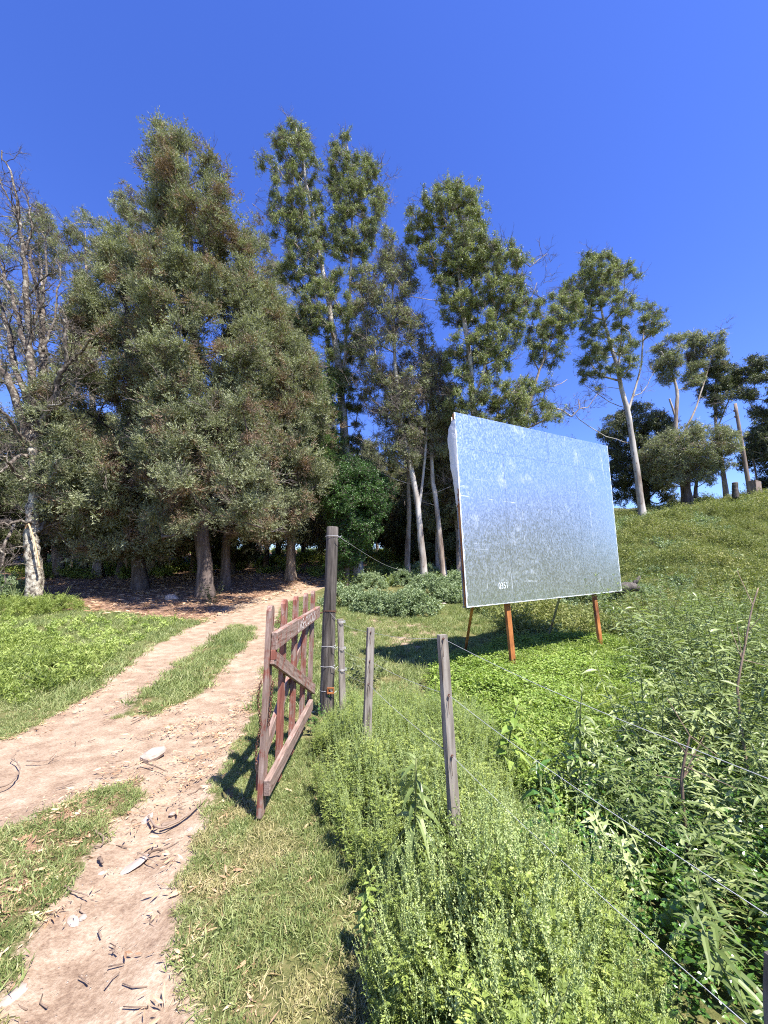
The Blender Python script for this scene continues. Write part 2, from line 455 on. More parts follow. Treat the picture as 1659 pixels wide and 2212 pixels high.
# galvanised sheet: spangle, faint streaks and white corrosion
def galv():
    m, nt, out = new_mat('galvanised_sheet')
    tc = nt.nodes.new('ShaderNodeTexCoord'); co = tc.outputs['Object']
    oi = nt.nodes.new('ShaderNodeObjectInfo')
    vo = nt.nodes.new('ShaderNodeTexVoronoi'); vo.inputs['Scale'].default_value = 48
    mp = nt.nodes.new('ShaderNodeMapping'); mp.inputs['Scale'].default_value = (1, 1, 0.6)
    nt.links.new(co, mp.inputs[0]); nt.links.new(mp.outputs[0], vo.inputs['Vector'])
    sp = nt.nodes.new('ShaderNodeSeparateColor'); nt.links.new(vo.outputs['Color'], sp.inputs[0])
    fine = noise(nt, 90, 3, 0.7, co)
    big = noise(nt, 0.9, 4, 0.6, co)
    spang = math_(nt, 'ADD', math_(nt, 'MULTIPLY', sp.outputs[0], 0.5), math_(nt, 'MULTIPLY', fine, 0.5))
    base = ramp(nt, spang, [(0.15, (0.58, 0.635, 0.65)), (0.5, (0.72, 0.78, 0.79)), (0.85, (0.88, 0.93, 0.94))])
    streak = noise(nt, 6, 5, 0.7, co, (1.6, 1.6, 0.10))
    patch = noise(nt, 2.6, 5, 0.7, co)
    wf = math_(nt, 'MULTIPLY', ramp(nt, streak, [(0.61, (0, 0, 0)), (0.72, (1, 1, 1))]), ramp(nt, patch, [(0.40, (0, 0, 0)), (0.6, (1, 1, 1))]))
    at = nt.nodes.new('ShaderNodeAttribute'); at.attribute_name = 'rim'
    ef = math_(nt, 'ADD', at.outputs['Fac'], math_(nt, 'MULTIPLY', noise(nt, 9, 5, 0.7, co), 0.75))
    ef = ramp(nt, math_(nt, 'MULTIPLY', ef, 0.5), [(0.55, (0, 0, 0)), (0.66, (1, 1, 1))])
    blot = ramp(nt, noise(nt, 1.7, 6, 0.72, co), [(0.58, (0, 0, 0)), (0.75, (0.6, 0.6, 0.6))])
    scr = noise(nt, 3.2, 3, 0.6, co, (0.12, 0.12, 14.0), 0.3)
    scr = math_(nt, 'MULTIPLY', ramp(nt, scr, [(0.665, (0, 0, 0)), (0.69, (1, 1, 1))]), ramp(nt, patch, [(0.5, (0, 0, 0)), (0.6, (0.45, 0.45, 0.45))]))
    white = math_(nt, 'MAXIMUM', scr, math_(nt, 'MAXIMUM', math_(nt, 'MAXIMUM', math_(nt, 'MULTIPLY', wf, 0.75), ef), math_(nt, 'MULTIPLY', blot, 0.5)))
    c = mixc(nt, white, base, (0.78, 0.81, 0.82))
    p = nt.nodes.new('ShaderNodeBsdfPrincipled')
    nt.links.new(c, p.inputs['Base Color'])
    met = math_(nt, 'SUBTRACT', 0.93, math_(nt, 'MULTIPLY', white, 0.75))
    nt.links.new(met, p.inputs['Metallic'])
    r = math_(nt, 'ADD', 0.16, math_(nt, 'MULTIPLY', math_(nt, 'ADD', spang, math_(nt, 'MULTIPLY', white, 1.1)), 0.28))
    nt.links.new(r, p.inputs['Roughness'])
    hgt = math_(nt, 'ADD', math_(nt, 'MULTIPLY', fine, 0.6), sp.outputs[1])
    nt.links.new(bump(nt, hgt, 0.12, 0.004), p.inputs['Normal'])
    nt.links.new(p.outputs[0], out.inputs[0])
    return m
M['galv'] = galv()
M['number'] = solid_mat('faded_number', [(0.40, (0.5, 0.53, 0.54)), (0.5, (0.72, 0.76, 0.76))], 40, 0.6)

# ground: dirt, litter floor, soil under the grass, driven by vertex attributes
def ground_mat():
    m, nt, out = new_mat('ground')
    geo = nt.nodes.new('ShaderNodeNewGeometry'); co = geo.outputs['Position']
    def at(n):
        a = nt.nodes.new('ShaderNodeAttribute'); a.attribute_name = n; return a.outputs['Fac']
    n_f = noise(nt, 55, 5, 0.75, co); n_m = noise(nt, 4.5, 6, 0.65, co); n_l = noise(nt, 0.8, 4, 0.6, co)
    mix1 = math_(nt, 'ADD', math_(nt, 'MULTIPLY', n_f, 0.5), math_(nt, 'MULTIPLY', n_m, 0.5))
    dirt = ramp(nt, mix1, [(0.34, (0.14, 0.088, 0.06)), (0.46, (0.26, 0.183, 0.125)), (0.56, (0.355, 0.266, 0.19)), (0.70, (0.50, 0.40, 0.31))])
    dirt = mixc(nt, ramp(nt, n_l, [(0.35, (0, 0, 0)), (0.7, (0.7, 0.7, 0.7))]), dirt, mixc(nt, 1.0, dirt, (1.12, 1.14, 1.16), 'MULTIPLY'))
    vo = nt.nodes.new('ShaderNodeTexVoronoi'); vo.inputs['Scale'].default_value = 38
    nt.links.new(co, vo.inputs['Vector'])
    peb = ramp(nt, vo.outputs['Distance'], [(0.10, (1, 1, 1)), (0.2, (0, 0, 0))])
    sp = nt.nodes.new('ShaderNodeSeparateColor'); nt.links.new(vo.outputs['Color'], sp.inputs[0])
    pm = math_(nt, 'MULTIPLY', peb, ramp(nt, sp.outputs[0], [(0.55, (0, 0, 0)), (0.6, (1, 1, 1))]))
    dirt = mixc(nt, math_(nt, 'MULTIPLY', pm, 0.6), dirt, ramp(nt, sp.outputs[1], [(0.2, (0.20, 0.13, 0.09)), (0.8, (0.55, 0.46, 0.39))]))
    lit = ramp(nt, mix1, [(0.36, (0.07, 0.04, 0.028)), (0.5, (0.20, 0.12, 0.08)), (0.62, (0.36, 0.23, 0.15)), (0.72, (0.52, 0.38, 0.27))])
    soil = ramp(nt, mix1, [(0.38, (0.045, 0.05, 0.018)), (0.5, (0.11, 0.115, 0.04)), (0.62, (0.22, 0.18, 0.085))])
    def soft(a, lo, hi):
        f = math_(nt, 'ADD', a, math_(nt, 'MULTIPLY', math_(nt, 'SUBTRACT', mix1, 0.5), 1.5))
        return ramp(nt, f, [(lo, (0, 0, 0)), (hi, (1, 1, 1))])
    c = mixc(nt, soft(at('forest'), 0.4, 0.6), soil, lit)
    c = mixc(nt, soft(at('path'), 0.42, 0.6), c, dirt)
    p = nt.nodes.new('ShaderNodeBsdfPrincipled')
    nt.links.new(c, p.inputs['Base Color']); p.inputs['Roughness'].default_value = 0.95
    p.inputs['Specular IOR Level'].default_value = 0.15
    h = math_(nt, 'ADD', math_(nt, 'MULTIPLY', n_f, 0.3), math_(nt, 'ADD', n_m, math_(nt, 'MULTIPLY', pm, 0.2)))
    nt.links.new(bump(nt, h, 0.9, 0.03), p.inputs['Normal'])
    nt.links.new(p.outputs[0], out.inputs[0])
    return m
M['ground'] = ground_mat()
# ------------------------------------------------------------------ regions of the ground (polygons in metres)
dirt = polyG([(-500, 1720), (0, 1600), (60, 1575), (110, 1545), (170, 1508), (230, 1468), (300, 1418), (350, 1385), (400, 1358), (435, 1345), (480, 1315), (560, 1290), (640, 1262), (690, 1243), (668, 1232), (700, 1228), (722, 1243), (712, 1265), (640, 1292), (602, 1325), (592, 1400), (572, 1480), (545, 1560), (500, 1650), (455, 1740), (425, 1850), (400, 1950), (385, 2050), (425, 2150), (450, 2260), (430, 2500)]) + [(-0.55, 0.3), (-0.6, -8), (-7, -8), (-9, 0)]
isl_far = polyG([(505, 1352), (440, 1395), (330, 1480), (262, 1548), (330, 1542), (430, 1500), (480, 1440), (540, 1380), (545, 1355)])
isl_near = polyG([(300, 1690), (200, 1715), (90, 1760), (0, 1810), (-300, 1960), (-500, 2500), (-120, 2500), (0, 2130), (60, 2010), (150, 1900), (235, 1790), (300, 1720)])
litter_zone = polyG([(610, 1390), (560, 1480), (480, 1520), (300, 1590), (200, 1690), (90, 1760), (0, 1830), (-100, 2000), (100, 2000), (250, 1800), (400, 1720), (470, 1650), (560, 1540), (600, 1450)])
forest = polyG([(-200, 1265), (90, 1300), (170, 1325), (330, 1338), (430, 1348), (520, 1320), (600, 1290), (700, 1262), (745, 1268), (800, 1255), (900, 1232), (1000, 1215)]) + [(14, 45), (60, 120), (-120, 120), (-60, 16)]
worn = polyG([(745, 1330), (820, 1318), (880, 1340), (965, 1350), (980, 1400), (880, 1410), (800, 1380), (745, 1375)])
rag = [(0.12, 1.05), (-0.02, 1.6), (-0.2, 2.35), (-0.5, 3.1), (-0.68, 3.7), (-0.66, 4.4), (-0.5, 5.0), (0.4, 5.0), (1.05, 4.4), (1.15, 3.6), (0.85, 2.6), (1.0, 2.0), (1.0, 1.6), (0.72, 1.2), (0.6, 0.75)]
thicket = [(1.05, 1.0), (1.15, 1.7), (1.0, 2.3), (1.05, 2.9), (1.5, 3.4), (2.6, 4.0), (3.6, 5.2), (4.6, 7.2), (6.2, 9.2), (9.5, 9.5), (9, 3), (6, 0.6), (2.0, 0.3)]
clov = [(0.6, 4.0), (0.6, 5.6), (1.0, 7.2), (2.5, 8.8), (4.5, 9.8), (7.5, 10.0), (8.0, 7.0), (6, 5), (3.5, 3.6), (1.2, 2.6)]
lawn_l = polyG([(-400, 1330), (0, 1310), (200, 1335), (420, 1350), (350, 1385), (280, 1430), (170, 1508), (60, 1575), (-400, 1680)])
tall_l = polyG([(-500, 1420), (0, 1385), (120, 1390), (250, 1420), (225, 1460), (140, 1500), (40, 1530), (-400, 1600)])

def path_sd(x, y):
    d = inside(dirt, x, y)
    d = np.minimum(d, -inside(isl_far, x, y))
    d = np.minimum(d, -inside(isl_near, x, y))
    return d

# ------------------------------------------------------------------ ground sheet
def axis(lo, hi, step, far, g=1.13):
    a = list(np.arange(lo, hi, step)); s = step
    r = []; x = hi
    while x < far: r.append(x); s *= g; x += s
    l = []; s = step; x = lo
    while x > -far: s *= g; x -= s; l.append(x)
    return np.array(l[::-1] + a + r)
xs = axis(-6.5, 7.5, 0.075, 2400); ys = axis(0.2, 13, 0.075, 2400)
gx, gy = np.meshgrid(xs, ys)
gz = T(gx, gy)
psd = path_sd(gx.ravel(), gy.ravel())
fsd = inside(forest, gx.ravel(), gy.ravel())
wsd = inside(worn, gx.ravel(), gy.ravel())
rut = np.clip(psd / 0.25, 0, 1).reshape(gx.shape)
gz = gz - 0.035 * rut + 0.018 * (fbm(gx * 5, gy * 5, 21, 3) - 0.45)
nyy, nxx = gx.shape
i0 = (np.arange(nyy - 1)[:, None] * nxx + np.arange(nxx - 1)[None]).ravel()
gm = mesh('ground', np.stack([gx.ravel(), gy.ravel(), gz.ravel()], 1), np.stack([i0, i0 + 1, i0 + nxx + 1, i0 + nxx], 1), mats=[M['ground']], smooth=True)
pa = np.clip(0.5 + psd / 0.30, 0, 1)
pa = np.maximum(pa, np.clip(0.35 + wsd / 1.6, 0, 0.62) * (wsd > -0.5))
lit_sd = inside(litter_zone, gx.ravel(), gy.ravel())
fa = np.clip(0.5 + fsd / 1.0, 0, 1)
fa = np.maximum(fa, np.clip(0.4 + lit_sd / 1.2, 0, 0.55) * (lit_sd > -0.3))
fa = np.maximum(fa, 0.55 * np.clip(1 - np.abs(psd + 0.12) / 0.22, 0, 1) * (gy.ravel() < 14))
for nm, arr in (('path', pa), ('forest', fa)):
    a = gm.attributes.new(nm, 'FLOAT', 'POINT'); a.data.foreach_set('value', arr.astype(np.float32))
ground = link('ground', gm)
tag(ground, 'rising ground with a dirt track, worn grass and dark forest floor', kind='structure')

# ------------------------------------------------------------------ instancing one spray or tuft over many points
def source(name, meshes):
    c = bpy.data.collections.new(name)
    for k, me in enumerate(meshes):
        o = bpy.data.objects.new(name + '_%02d' % k, me); c.objects.link(o)
    ng = bpy.data.node_groups.new(name, 'GeometryNodeTree')
    ng.interface.new_socket('Geometry', in_out='INPUT', socket_type='NodeSocketGeometry')
    ng.interface.new_socket('Geometry', in_out='OUTPUT', socket_type='NodeSocketGeometry')
    gi = ng.nodes.new('NodeGroupInput'); go = ng.nodes.new('NodeGroupOutput')
    ci = ng.nodes.new('GeometryNodeCollectionInfo'); ci.inputs['Collection'].default_value = c
    ci.inputs['Separate Children'].default_value = True; ci.inputs['Reset Children'].default_value = True
    iop = ng.nodes.new('GeometryNodeInstanceOnPoints'); iop.inputs['Pick Instance'].default_value = True
    def attr(n, t):
        a = ng.nodes.new('GeometryNodeInputNamedAttribute'); a.data_type = t; a.inputs['Name'].default_value = n
        return a.outputs['Attribute']
    e2r = ng.nodes.new('FunctionNodeEulerToRotation')
    ng.links.new(attr('rot', 'FLOAT_VECTOR'), e2r.inputs[0])
    ng.links.new(gi.outputs[0], iop.inputs['Points'])
    ng.links.new(ci.outputs[0], iop.inputs['Instance'])
    ng.links.new(attr('idx', 'INT'), iop.inputs['Instance Index'])
    ng.links.new(e2r.outputs[0], iop.inputs['Rotation'])
    ng.links.new(attr('scl', 'FLOAT'), iop.inputs['Scale'])
    ng.links.new(iop.outputs[0], go.inputs[0])
    return dict(ng=ng, n=len(meshes))

def scatter(name, src, pts, rot, scl, parent=None, idx=None):
    pts = np.asarray(pts, np.float32)
    me = bpy.data.meshes.new(name)
    me.vertices.add(len(pts)); me.vertices.foreach_set('co', pts.ravel())
    for nm, t, key, arr in (('rot', 'FLOAT_VECTOR', 'vector', rot), ('scl', 'FLOAT', 'value', scl)):
        a = me.attributes.new(nm, t, 'POINT'); a.data.foreach_set(key, np.asarray(arr, np.float32).ravel())
    a = me.attributes.new('idx', 'INT', 'POINT')
    a.data.foreach_set('value', np.asarray(R.integers(0, src['n'], len(pts)) if idx is None else idx, np.int32))
    o = link(name, me, parent)
    md = o.modifiers.new('scatter', 'NODES'); md.node_group = src['ng']
    return o

def eul(d, roll):
    """euler angles that turn +Z to d (N,3) with a roll about it"""
    d = d / (np.linalg.norm(d, axis=1)[:, None] + 1e-9)
    th = np.arccos(np.clip(d[:, 2], -1, 1)); az = np.arctan2(d[:, 1], d[:, 0])
    ca, sa, ct, st, cr, sr = np.cos(az), np.sin(az), np.cos(th), np.sin(th), np.cos(roll), np.sin(roll)
    R00 = ca * ct * cr - sa * sr; R10 = sa * ct * cr + ca * sr; R20 = -st * cr
    R21 = st * sr; R22 = ct
    return np.stack([np.arctan2(R21, R22), np.arcsin(np.clip(-R20, -1, 1)), np.arctan2(R10, R00)], 1)

def rdir(n, up=0.0, spread=1.0):
    d = R.normal(size=(n, 3)); d /= np.linalg.norm(d, axis=1)[:, None]
    d = d * spread + np.array([0, 0, up])
    return d / (np.linalg.norm(d, axis=1)[:, None] + 1e-9)

# --- sprays
def cyp_spray(mat, n=63, L=0.5):
    m = MB()
    k = 7
    for j in range(k):
        d = rdir(1, 1.25)[0]
        l = L * R.uniform(0.55, 1.0)
        t = R.uniform(0.1, 1.0, n // k)
        b = t[:, None] * l * d[None] + R.normal(size=(n // k, 3)) * 0.012
        dd = d[None] * 0.9 + rdir(n // k) * 0.75
        m.leaves(b, dd, rdir(n // k, 1.3), R.uniform(0.07, 0.14, n // k), R.uniform(0.020, 0.036, n // k))
    return m.me('spray', [mat])
def euc_spray(mat, bark, n=45, r=0.33, Lf=(0.11, 0.19), Wf=(0.022, 0.036), droop=0.75):
    m = MB()
    for j in range(5):
        d = rdir(1, 0.35)[0] * r * R.uniform(0.6, 1.1)
        p = [np.zeros(3), d * 0.5 + R.normal(size=3) * 0.03, d]
        m.m = 1; m.tube(p, [0.008, 0.006, 0.003], 3, False); m.m = 0
        q = n // 5
        t = R.uniform(0.35, 1.05, q)
        b = t[:, None] * d[None] + R.normal(size=(q, 3)) * 0.035
        dd = rdir(q, -droop)
        m.leaves(b, dd, rdir(q, 0.9), R.uniform(*Lf, q), R.uniform(*Wf, q))
    return m.me('spray', [mat, bark])
def needle_spray(mat, bark, n=80, L=0.6):
    m = MB()
    for j in range(4):
        d = rdir(1, 0.9)[0]; l = L * R.uniform(0.6, 1)
        m.m = 1; m.tube([np.zeros(3), d * l], [0.008, 0.003], 3, False); m.m = 0
        q = n // 4
        t = R.uniform(0.25, 1.0, q)
        b = t[:, None] * l * d[None]
        m.leaves(b, d[None] * 0.8 + rdir(q) * 0.9, rdir(q), R.uniform(0.10, 0.17, q), R.uniform(0.010, 0.018, q))
    return m.me('spray', [mat, bark])
def twig_spray(bark, L=0.9, n=13, up=0.5):
    m = MB()
    def rec(p, d, l, r, k):
        e = p + d * l
        mid = (p + e) / 2 + R.normal(size=3) * l * 0.07
        m.tube([p, mid, e], [r, r * 0.8, r * 0.5], 3, False)
        if k > 0:
            for j in range(R.integers(2, 4)):
                t = R.uniform(0.35, 1.0)
                d2 = d + R.normal(size=3) * 0.45 + np.array([0, 0, 0.15]); d2 /= np.linalg.norm(d2)
                rec(p + (e - p) * t, d2, l * R.uniform(0.5, 0.8), r * 0.55, k - 1)
    for j in range(3): rec(np.zeros(3), rdir(1, up + 0.6)[0], L * 0.55, 0.011, 2)
    return m.me('spray', [bark])

S = {}
S['cyp'] = source('cypress_spray', [cyp_spray(M['cypress']) for k in range(5)])
S['euc'] = source('euc_spray', [euc_spray(M['euc'], M['twig_grey']) for k in range(5)])
S['eucg'] = source('grey_euc_spray', [euc_spray(M['euc_grey'], M['twig_grey'], 36) for k in range(5)])
S['dark'] = source('dark_spray', [euc_spray(M['dark_tree'], M['bark_dark'], 50, 0.36, (0.09, 0.16), (0.03, 0.05), 0.1) for k in range(4)])
S['oak'] = source('oak_spray', [euc_spray(M['oak'], M['bark_dark'], 60, 0.34, (0.055, 0.09), (0.032, 0.05), 0.0) for k in range(4)])
S['pine'] = source('pine_spray', [needle_spray(M['pine'], M['twig']) for k in range(4)])
S['twig'] = source('twig_spray', [twig_spray(M['twig_grey']) for k in range(5)])

# ------------------------------------------------------------------ trees
DBG = False
def subdiv(pts, step):
    out = [np.asarray(pts[0], float)]
    for a, b in zip(pts[:-1], pts[1:]):
        a = np.asarray(a, float); b = np.asarray(b, float)
        k = max(1, int(np.linalg.norm(b - a) / step))
        for j in range(1, k + 1): out.append(a + (b - a) * j / k)
    return out

def smooth_line(pts, it=2):
    pts = [np.asarray(p, float) for p in pts]
    for _ in range(it):
        new = [pts[0]]
        for a, b in zip(pts[:-1], pts[1:]): new += [a * .75 + b * .25, a * .25 + b * .75]
        pts = new + [pts[-1]]
    return pts

def build_tree(name, base, spines, r0, lobes, src, per, lr, bark, limb_bark, label, group=None, cat='tree', kind_extra=None,
               twig_per=0, flat=0.8, up=0.5, bare=(), bare_n=5, scale_sp=1.0, part_label=None, extra=None, soft=False):
    """spines: list of 3-D polylines (first is the trunk); lobes (n,3) world; everything is made local to base"""
    root = empty(name, base)
    tag(root, label, cat, group)
    base = np.asarray(base, float)
    nodes = []; par = []; chain = []
    tip_h = max(s[-1][2] for s in spines)
    trunk = MB(); H = max(1.0, tip_h - base[2])
    for si, s in enumerate(spines):
        s = smooth_line(s, 2)
        pts = np.array(subdiv(s, 0.5))
        wob = np.stack([fbm(pts[:, 2] * 0.6 + si * 7, pts[:, 2] * 0 + base[0], 31, 3) - .47, fbm(pts[:, 2] * 0.6, pts[:, 2] * 0 + base[1], 37, 3) - .47], 1)
        pts[:, :2] += wob * min(0.35, r0)
        t = np.clip((pts[:, 2] - base[2]) / H, 0, 1)
        r = (r0 * (1 - t) ** 0.8 + 0.02) * (1.0 if si == 0 else 0.5)
        if si == 0:
            r = r * (1 + 0.55 * np.exp(-np.clip(pts[:, 2] - base[2], 0, 9) / 0.35))
        n0 = len(nodes)
        for k, p in enumerate(pts):
            nodes.append(p); par.append(-2)
        loc = pts - base
        if si == 0: loc[0, 2] -= 0.3
        nsid = 10 if r0 > 0.15 else 7
        st = trunk.n
        trunk.tube(loc, r, nsid)
        v = trunk.v[-1]; nn_ = fbm(v[:, 0] * 5 + v[:, 2] * .7, v[:, 1] * 5 + v[:, 2] * 1.3, 41, 3) - .47
        ax = np.repeat(loc, nsid, 0); trunk.v[-1] = ax + (v - ax) * (1 + nn_[:, None] * 0.5)
    trunk.build('trunk', bark, root, smooth=True)
    nsp = len(nodes)
    lobes = np.asarray(lobes)
    if extra is not None: lobes = np.concatenate([lobes, extra])
    targets = [(p, 0) for p in lobes] + [(np.asarray(p, float), 1) for p in bare]
    if len(targets):
        spn = np.array(nodes)
        dd = [np.min(np.linalg.norm(spn - p, axis=1)) for p, _ in targets]
        order = np.argsort(dd)
        arr = np.zeros((nsp + len(targets) * 14, 3)); arr[:nsp] = nodes; cnt = nsp
        parent = list(par); chains = []
        for oi in order:
            p, kb = targets[oi]
            a = arr[:cnt]
            dv = p - a
            dist = np.linalg.norm(dv, axis=1)
            cost = dist + 1.3 * np.clip(a[:, 2] - p[2] + 0.35 * np.linalg.norm(dv[:, :2], axis=1), 0, 99)
            cost[:nsp] += 0.5 * (a[:nsp, 2] < base[2] + 0.12 * H) * 5
            j = int(np.argmin(cost))
            A = a[j].copy(); D = p - A; L = np.linalg.norm(D)
            k = int(np.clip(L / 0.55, 1, 13))
            side = R.normal(size=3) * 0.10 * L; sag = np.array([0, 0, -0.10 * np.linalg.norm(D[:2])])
            ids = [j]
            for q in range(1, k + 1):
                t = q / k
                pos = A + D * t + (side + sag) * math.sin(math.pi * t) + R.normal(size=3) * 0.04 * (q < k)
                arr[cnt] = pos; parent.append(ids[-1]); ids.append(cnt); cnt += 1
            chains.append(ids)
        acc = np.zeros(cnt)
        for ids in chains: acc[ids[-1]] += 0.018 ** 2.2
        for i in range(cnt - 1, nsp - 1, -1):
            if parent[i] >= 0: acc[parent[i]] += acc[i]
        rr = np.clip(acc ** (1 / 2.2), 0.010, r0 * 0.75)
        br = MB()
        for ids in chains:
            rr_c = rr[ids].copy(); rr_c[0] = rr_c[1] * 1.1 if len(ids) > 1 else rr_c[0]
            br.tube(arr[ids] - base, rr_c, 5, False)
        for p, kb in targets:
            if kb: continue
            for q in range(3):
                d = rdir(1, up)[0] * lr * R.uniform(0.8, 1.4)
                br.tube([p - base, p - base + d * 0.5 + R.normal(size=3) * 0.05, p - base + d], [0.013, 0.01, 0.005], 3, False)
        bo = br.build('branches', limb_bark, root, smooth=True); bo['kind'] = 'stuff'
    if len(lobes) and per:
        n = len(lobes) * per
        lsz = np.repeat(R.uniform(0.65, 1.25, len(lobes)), per)[:, None] * lr
        d = rdir(n, 0.15)
        rad_ = R.uniform(0.25, 1.0, n)[:, None] ** 0.6 if not soft else np.abs(R.normal(size=(n, 1))) * .68
        off = d * rad_ * lsz; off[:, 2] *= flat
        pts = np.repeat(lobes, per, 0) + off
        dirs = d * 0.8 + np.array([0, 0, up]) + rdir(n) * 0.35
        crown = scatter('crown', src, pts - base, eul(dirs, R.uniform(0, 6.28, n)), R.uniform(0.7, 1.25, n) * scale_sp, root)
        crown['kind'] = 'stuff'
        if part_label: crown['label'] = part_label
    tl = []
    if twig_per and len(lobes):
        n = len(lobes) * twig_per
        tl.append(np.repeat(lobes, twig_per, 0) + rdir(n) * lr * 0.6)
    if len(bare):
        b = np.asarray(bare, float); tl.append(np.repeat(b, bare_n, 0) + R.normal(size=(len(b) * bare_n, 3)) * 0.3)
    if tl:
        pts = np.concatenate(tl); n = len(pts)
        o = scatter('twigs', S['twig'], pts - base, eul(rdir(n, 0.7), R.uniform(0, 6.28, n)), R.uniform(0.6, 1.3, n), root)
        o['kind'] = 'stuff'
    return root

def lobes_px(rows, Y, n, lr, depth=0.8, front=0.6, spine=None, mind=0.75, gap=None, hollow=0.0, hf=0.55):
    rows = sorted(rows)
    py = np.array([r[0] for r in rows], float); x0 = np.array([r[1] for r in rows], float); x1 = np.array([r[2] for r in rows], float)
    out = []; tries = 0
    mpp = Y / F
    while len(out) < n and tries < n * 30:
        tries += 1
        y = R.uniform(py[0], py[-1])
        a, b = np.interp(y, py, x0), np.interp(y, py, x1)
        if R.random() > (b - a) / (x1 - x0).max(): continue
        x = R.uniform(a, b); cx = (a + b) / 2; hw = (b - a) / 2
        rel = (x - cx) / (hw + 1e-6)
        dep = math.sqrt(max(0, 1 - rel * rel)) * hw * mpp * depth * R.random() ** 0.5
        dep *= -1 if R.random() < front else 1
        inset = lr * 0.7 / mpp
        if hw > inset: x = cx + rel * (hw - inset)
        p = P(x, y, Y + dep)
        # keep the point at its place on the tree, not on the ray
        q = P(x, y, Y); p = np.array([q[0], Y + dep, q[2]])
        if hollow and fbm(np.array([(p[0] + p[1] * .6) * hf]), np.array([(p[2] + p[1] * .4) * hf + Y]), 140, 2)[0] < hollow: continue
        if gap is not None and fbm(np.array([q[0] * .45]), np.array([q[2] * .45 + Y]), gap)[0] < 0.36: continue
        if any(np.sum((p - o) ** 2) < (lr * mind) ** 2 for o in out[-400:]): continue
        out.append(p)
    return np.array(out)

def tree_px(name, label, spine, rows, src, n, per, lr, r0, bark, limb=None, Y=None, leaders=(), depth=0.8, front=0.6, mind=0.75, gap=None, bare=(), hollow=0.0, hf=0.55, soft=False, **kw):
    b = G(*spine[0]) if Y is None else None
    Y = b[1] if Y is None else Y
    X = P(spine[0][0], spine[0][1], Y)[0]
    base = np.array([X, Y, T1(X, Y)])
    if DBG: print('TREE %.1f %.1f %s' % (X, Y, label[:40]))
    def line(pl, z0=None): return [P(p[0], p[1], Y + (p[2] if len(p) > 2 else 0)) for p in pl]
    sp = line(spine); sp[0] = base.copy()
    if sp[1][2] < base[2] + 0.3: sp[1][2] = base[2] + 0.3
    sps = [sp] + [line(l) for l in leaders]
    lb = np.concatenate([lobes_px(r, Y, k, lr, depth, front, mind=mind, gap=gap, hollow=hollow, hf=1.1 if soft and hf == .55 else hf) for r, k in (rows if isinstance(rows, tuple) else ((rows, n),))])
    bp = [P(p[0], p[1], Y + (p[2] if len(p) > 2 else 0)) for p in bare]
    return build_tree(name, base, sps, r0, lb, S[src], per, lr, M[bark], M[limb or bark], label, bare=bp, soft=soft, **kw)

CG = 'dark conifers beside the track'
EG = 'tall gum trees behind the track'
HG = 'gum trees along the ridge'
tree_px('cypress_tree', 'tallest dense grey-green cypress leaning slightly left, thick fluted trunk beside the track bend',
        [(443, 1290), (440, 1180), (434, 1050), (427, 900), (420, 700), (411, 500), (402, 300)],
        [(286, 388, 414), (318, 384, 432), (336, 372, 440), (346, 316, 455), (372, 345, 470), (400, 306, 505), (430, 340, 515), (465, 312, 535), (500, 335, 540), (540, 320, 565), (640, 330, 570), (700, 285, 600), (740, 310, 590), (800, 295, 620), (860, 325, 600), (950, 320, 600), (1000, 320, 590), (1080, 320, 590), (1150, 330, 560), (1185, 350, 440)],
        'cyp', 370, 34, 0.52, 0.30, 'bark_dark', depth=1.15, front=0.78, gap=None, group=CG, up=0.6, mind=1.2, scale_sp=0.9, twig_per=1, hollow=.40, hf=.95, soft=True,
        extra=np.stack([R.uniform(-8.4, -4.0, 30), R.uniform(11.8, 14.6, 30), R.uniform(3.3, 7.5, 30)], 1))  # forward low boughs added to throw shade on the ground below
tree_px('cypress_tree', 'broad lower cypress with browning tips and drooping low boughs, left of the tallest cypress',
        [(305, 1238), (300, 1150), (290, 1000), (280, 800), (272, 650), (268, 540)],
        [(520, 250, 300), (600, 215, 340), (700, 180, 360), (800, 165, 380), (900, 125, 400), (1000, 120, 420), (1080, 130, 430), (1140, 150, 430), (1200, 190, 400)],
        'cyp', 310, 34, 0.52, 0.30, 'bark_dark', Y=18.3, depth=1.25, front=0.8, group=CG, up=0.5, mind=1.2, hollow=.40, hf=.95, soft=True, twig_per=1, extra=np.stack([R.uniform(-12.2, -8.0, 26), R.uniform(14.2, 17, 26), R.uniform(3.2, 7.5, 26)], 1))  # extra: low boughs added in front so the crown shades the floor
tree_px('cypress_tree', 'lighter green cypress with rounded boughs, between the tallest cypress and the pale pine',
        [(487, 1255), (490, 1150), (520, 950), (550, 800), (566, 650)],
        [(630, 545, 600), (720, 510, 655), (800, 515, 690), (900, 520, 715), (1000, 510, 720), (1080, 510, 715), (1130, 520, 700), (1165, 560, 610)],
        'cyp', 250, 34, 0.52, 0.2, 'bark_dark', Y=18.2, depth=1.0, front=0.75, group=CG, up=0.5, mind=1.2, hollow=.40, hf=.95, soft=True, twig_per=1)
tree_px('pine_tree', 'pine with straight reddish furrowed trunk and pale green needle tufts beside the track',
        [(627, 1252), (628, 1120), (640, 1000), (655, 880), (668, 800)],
        [(780, 640, 700), (850, 610, 728), (960, 625, 742), (1040, 640, 735), (1090, 640, 700)],
        'pine', 60, 22, 0.6, 0.24, 'bark_brown', depth=0.7, group=CG, up=0.2, flat=0.5, mind=1.0)
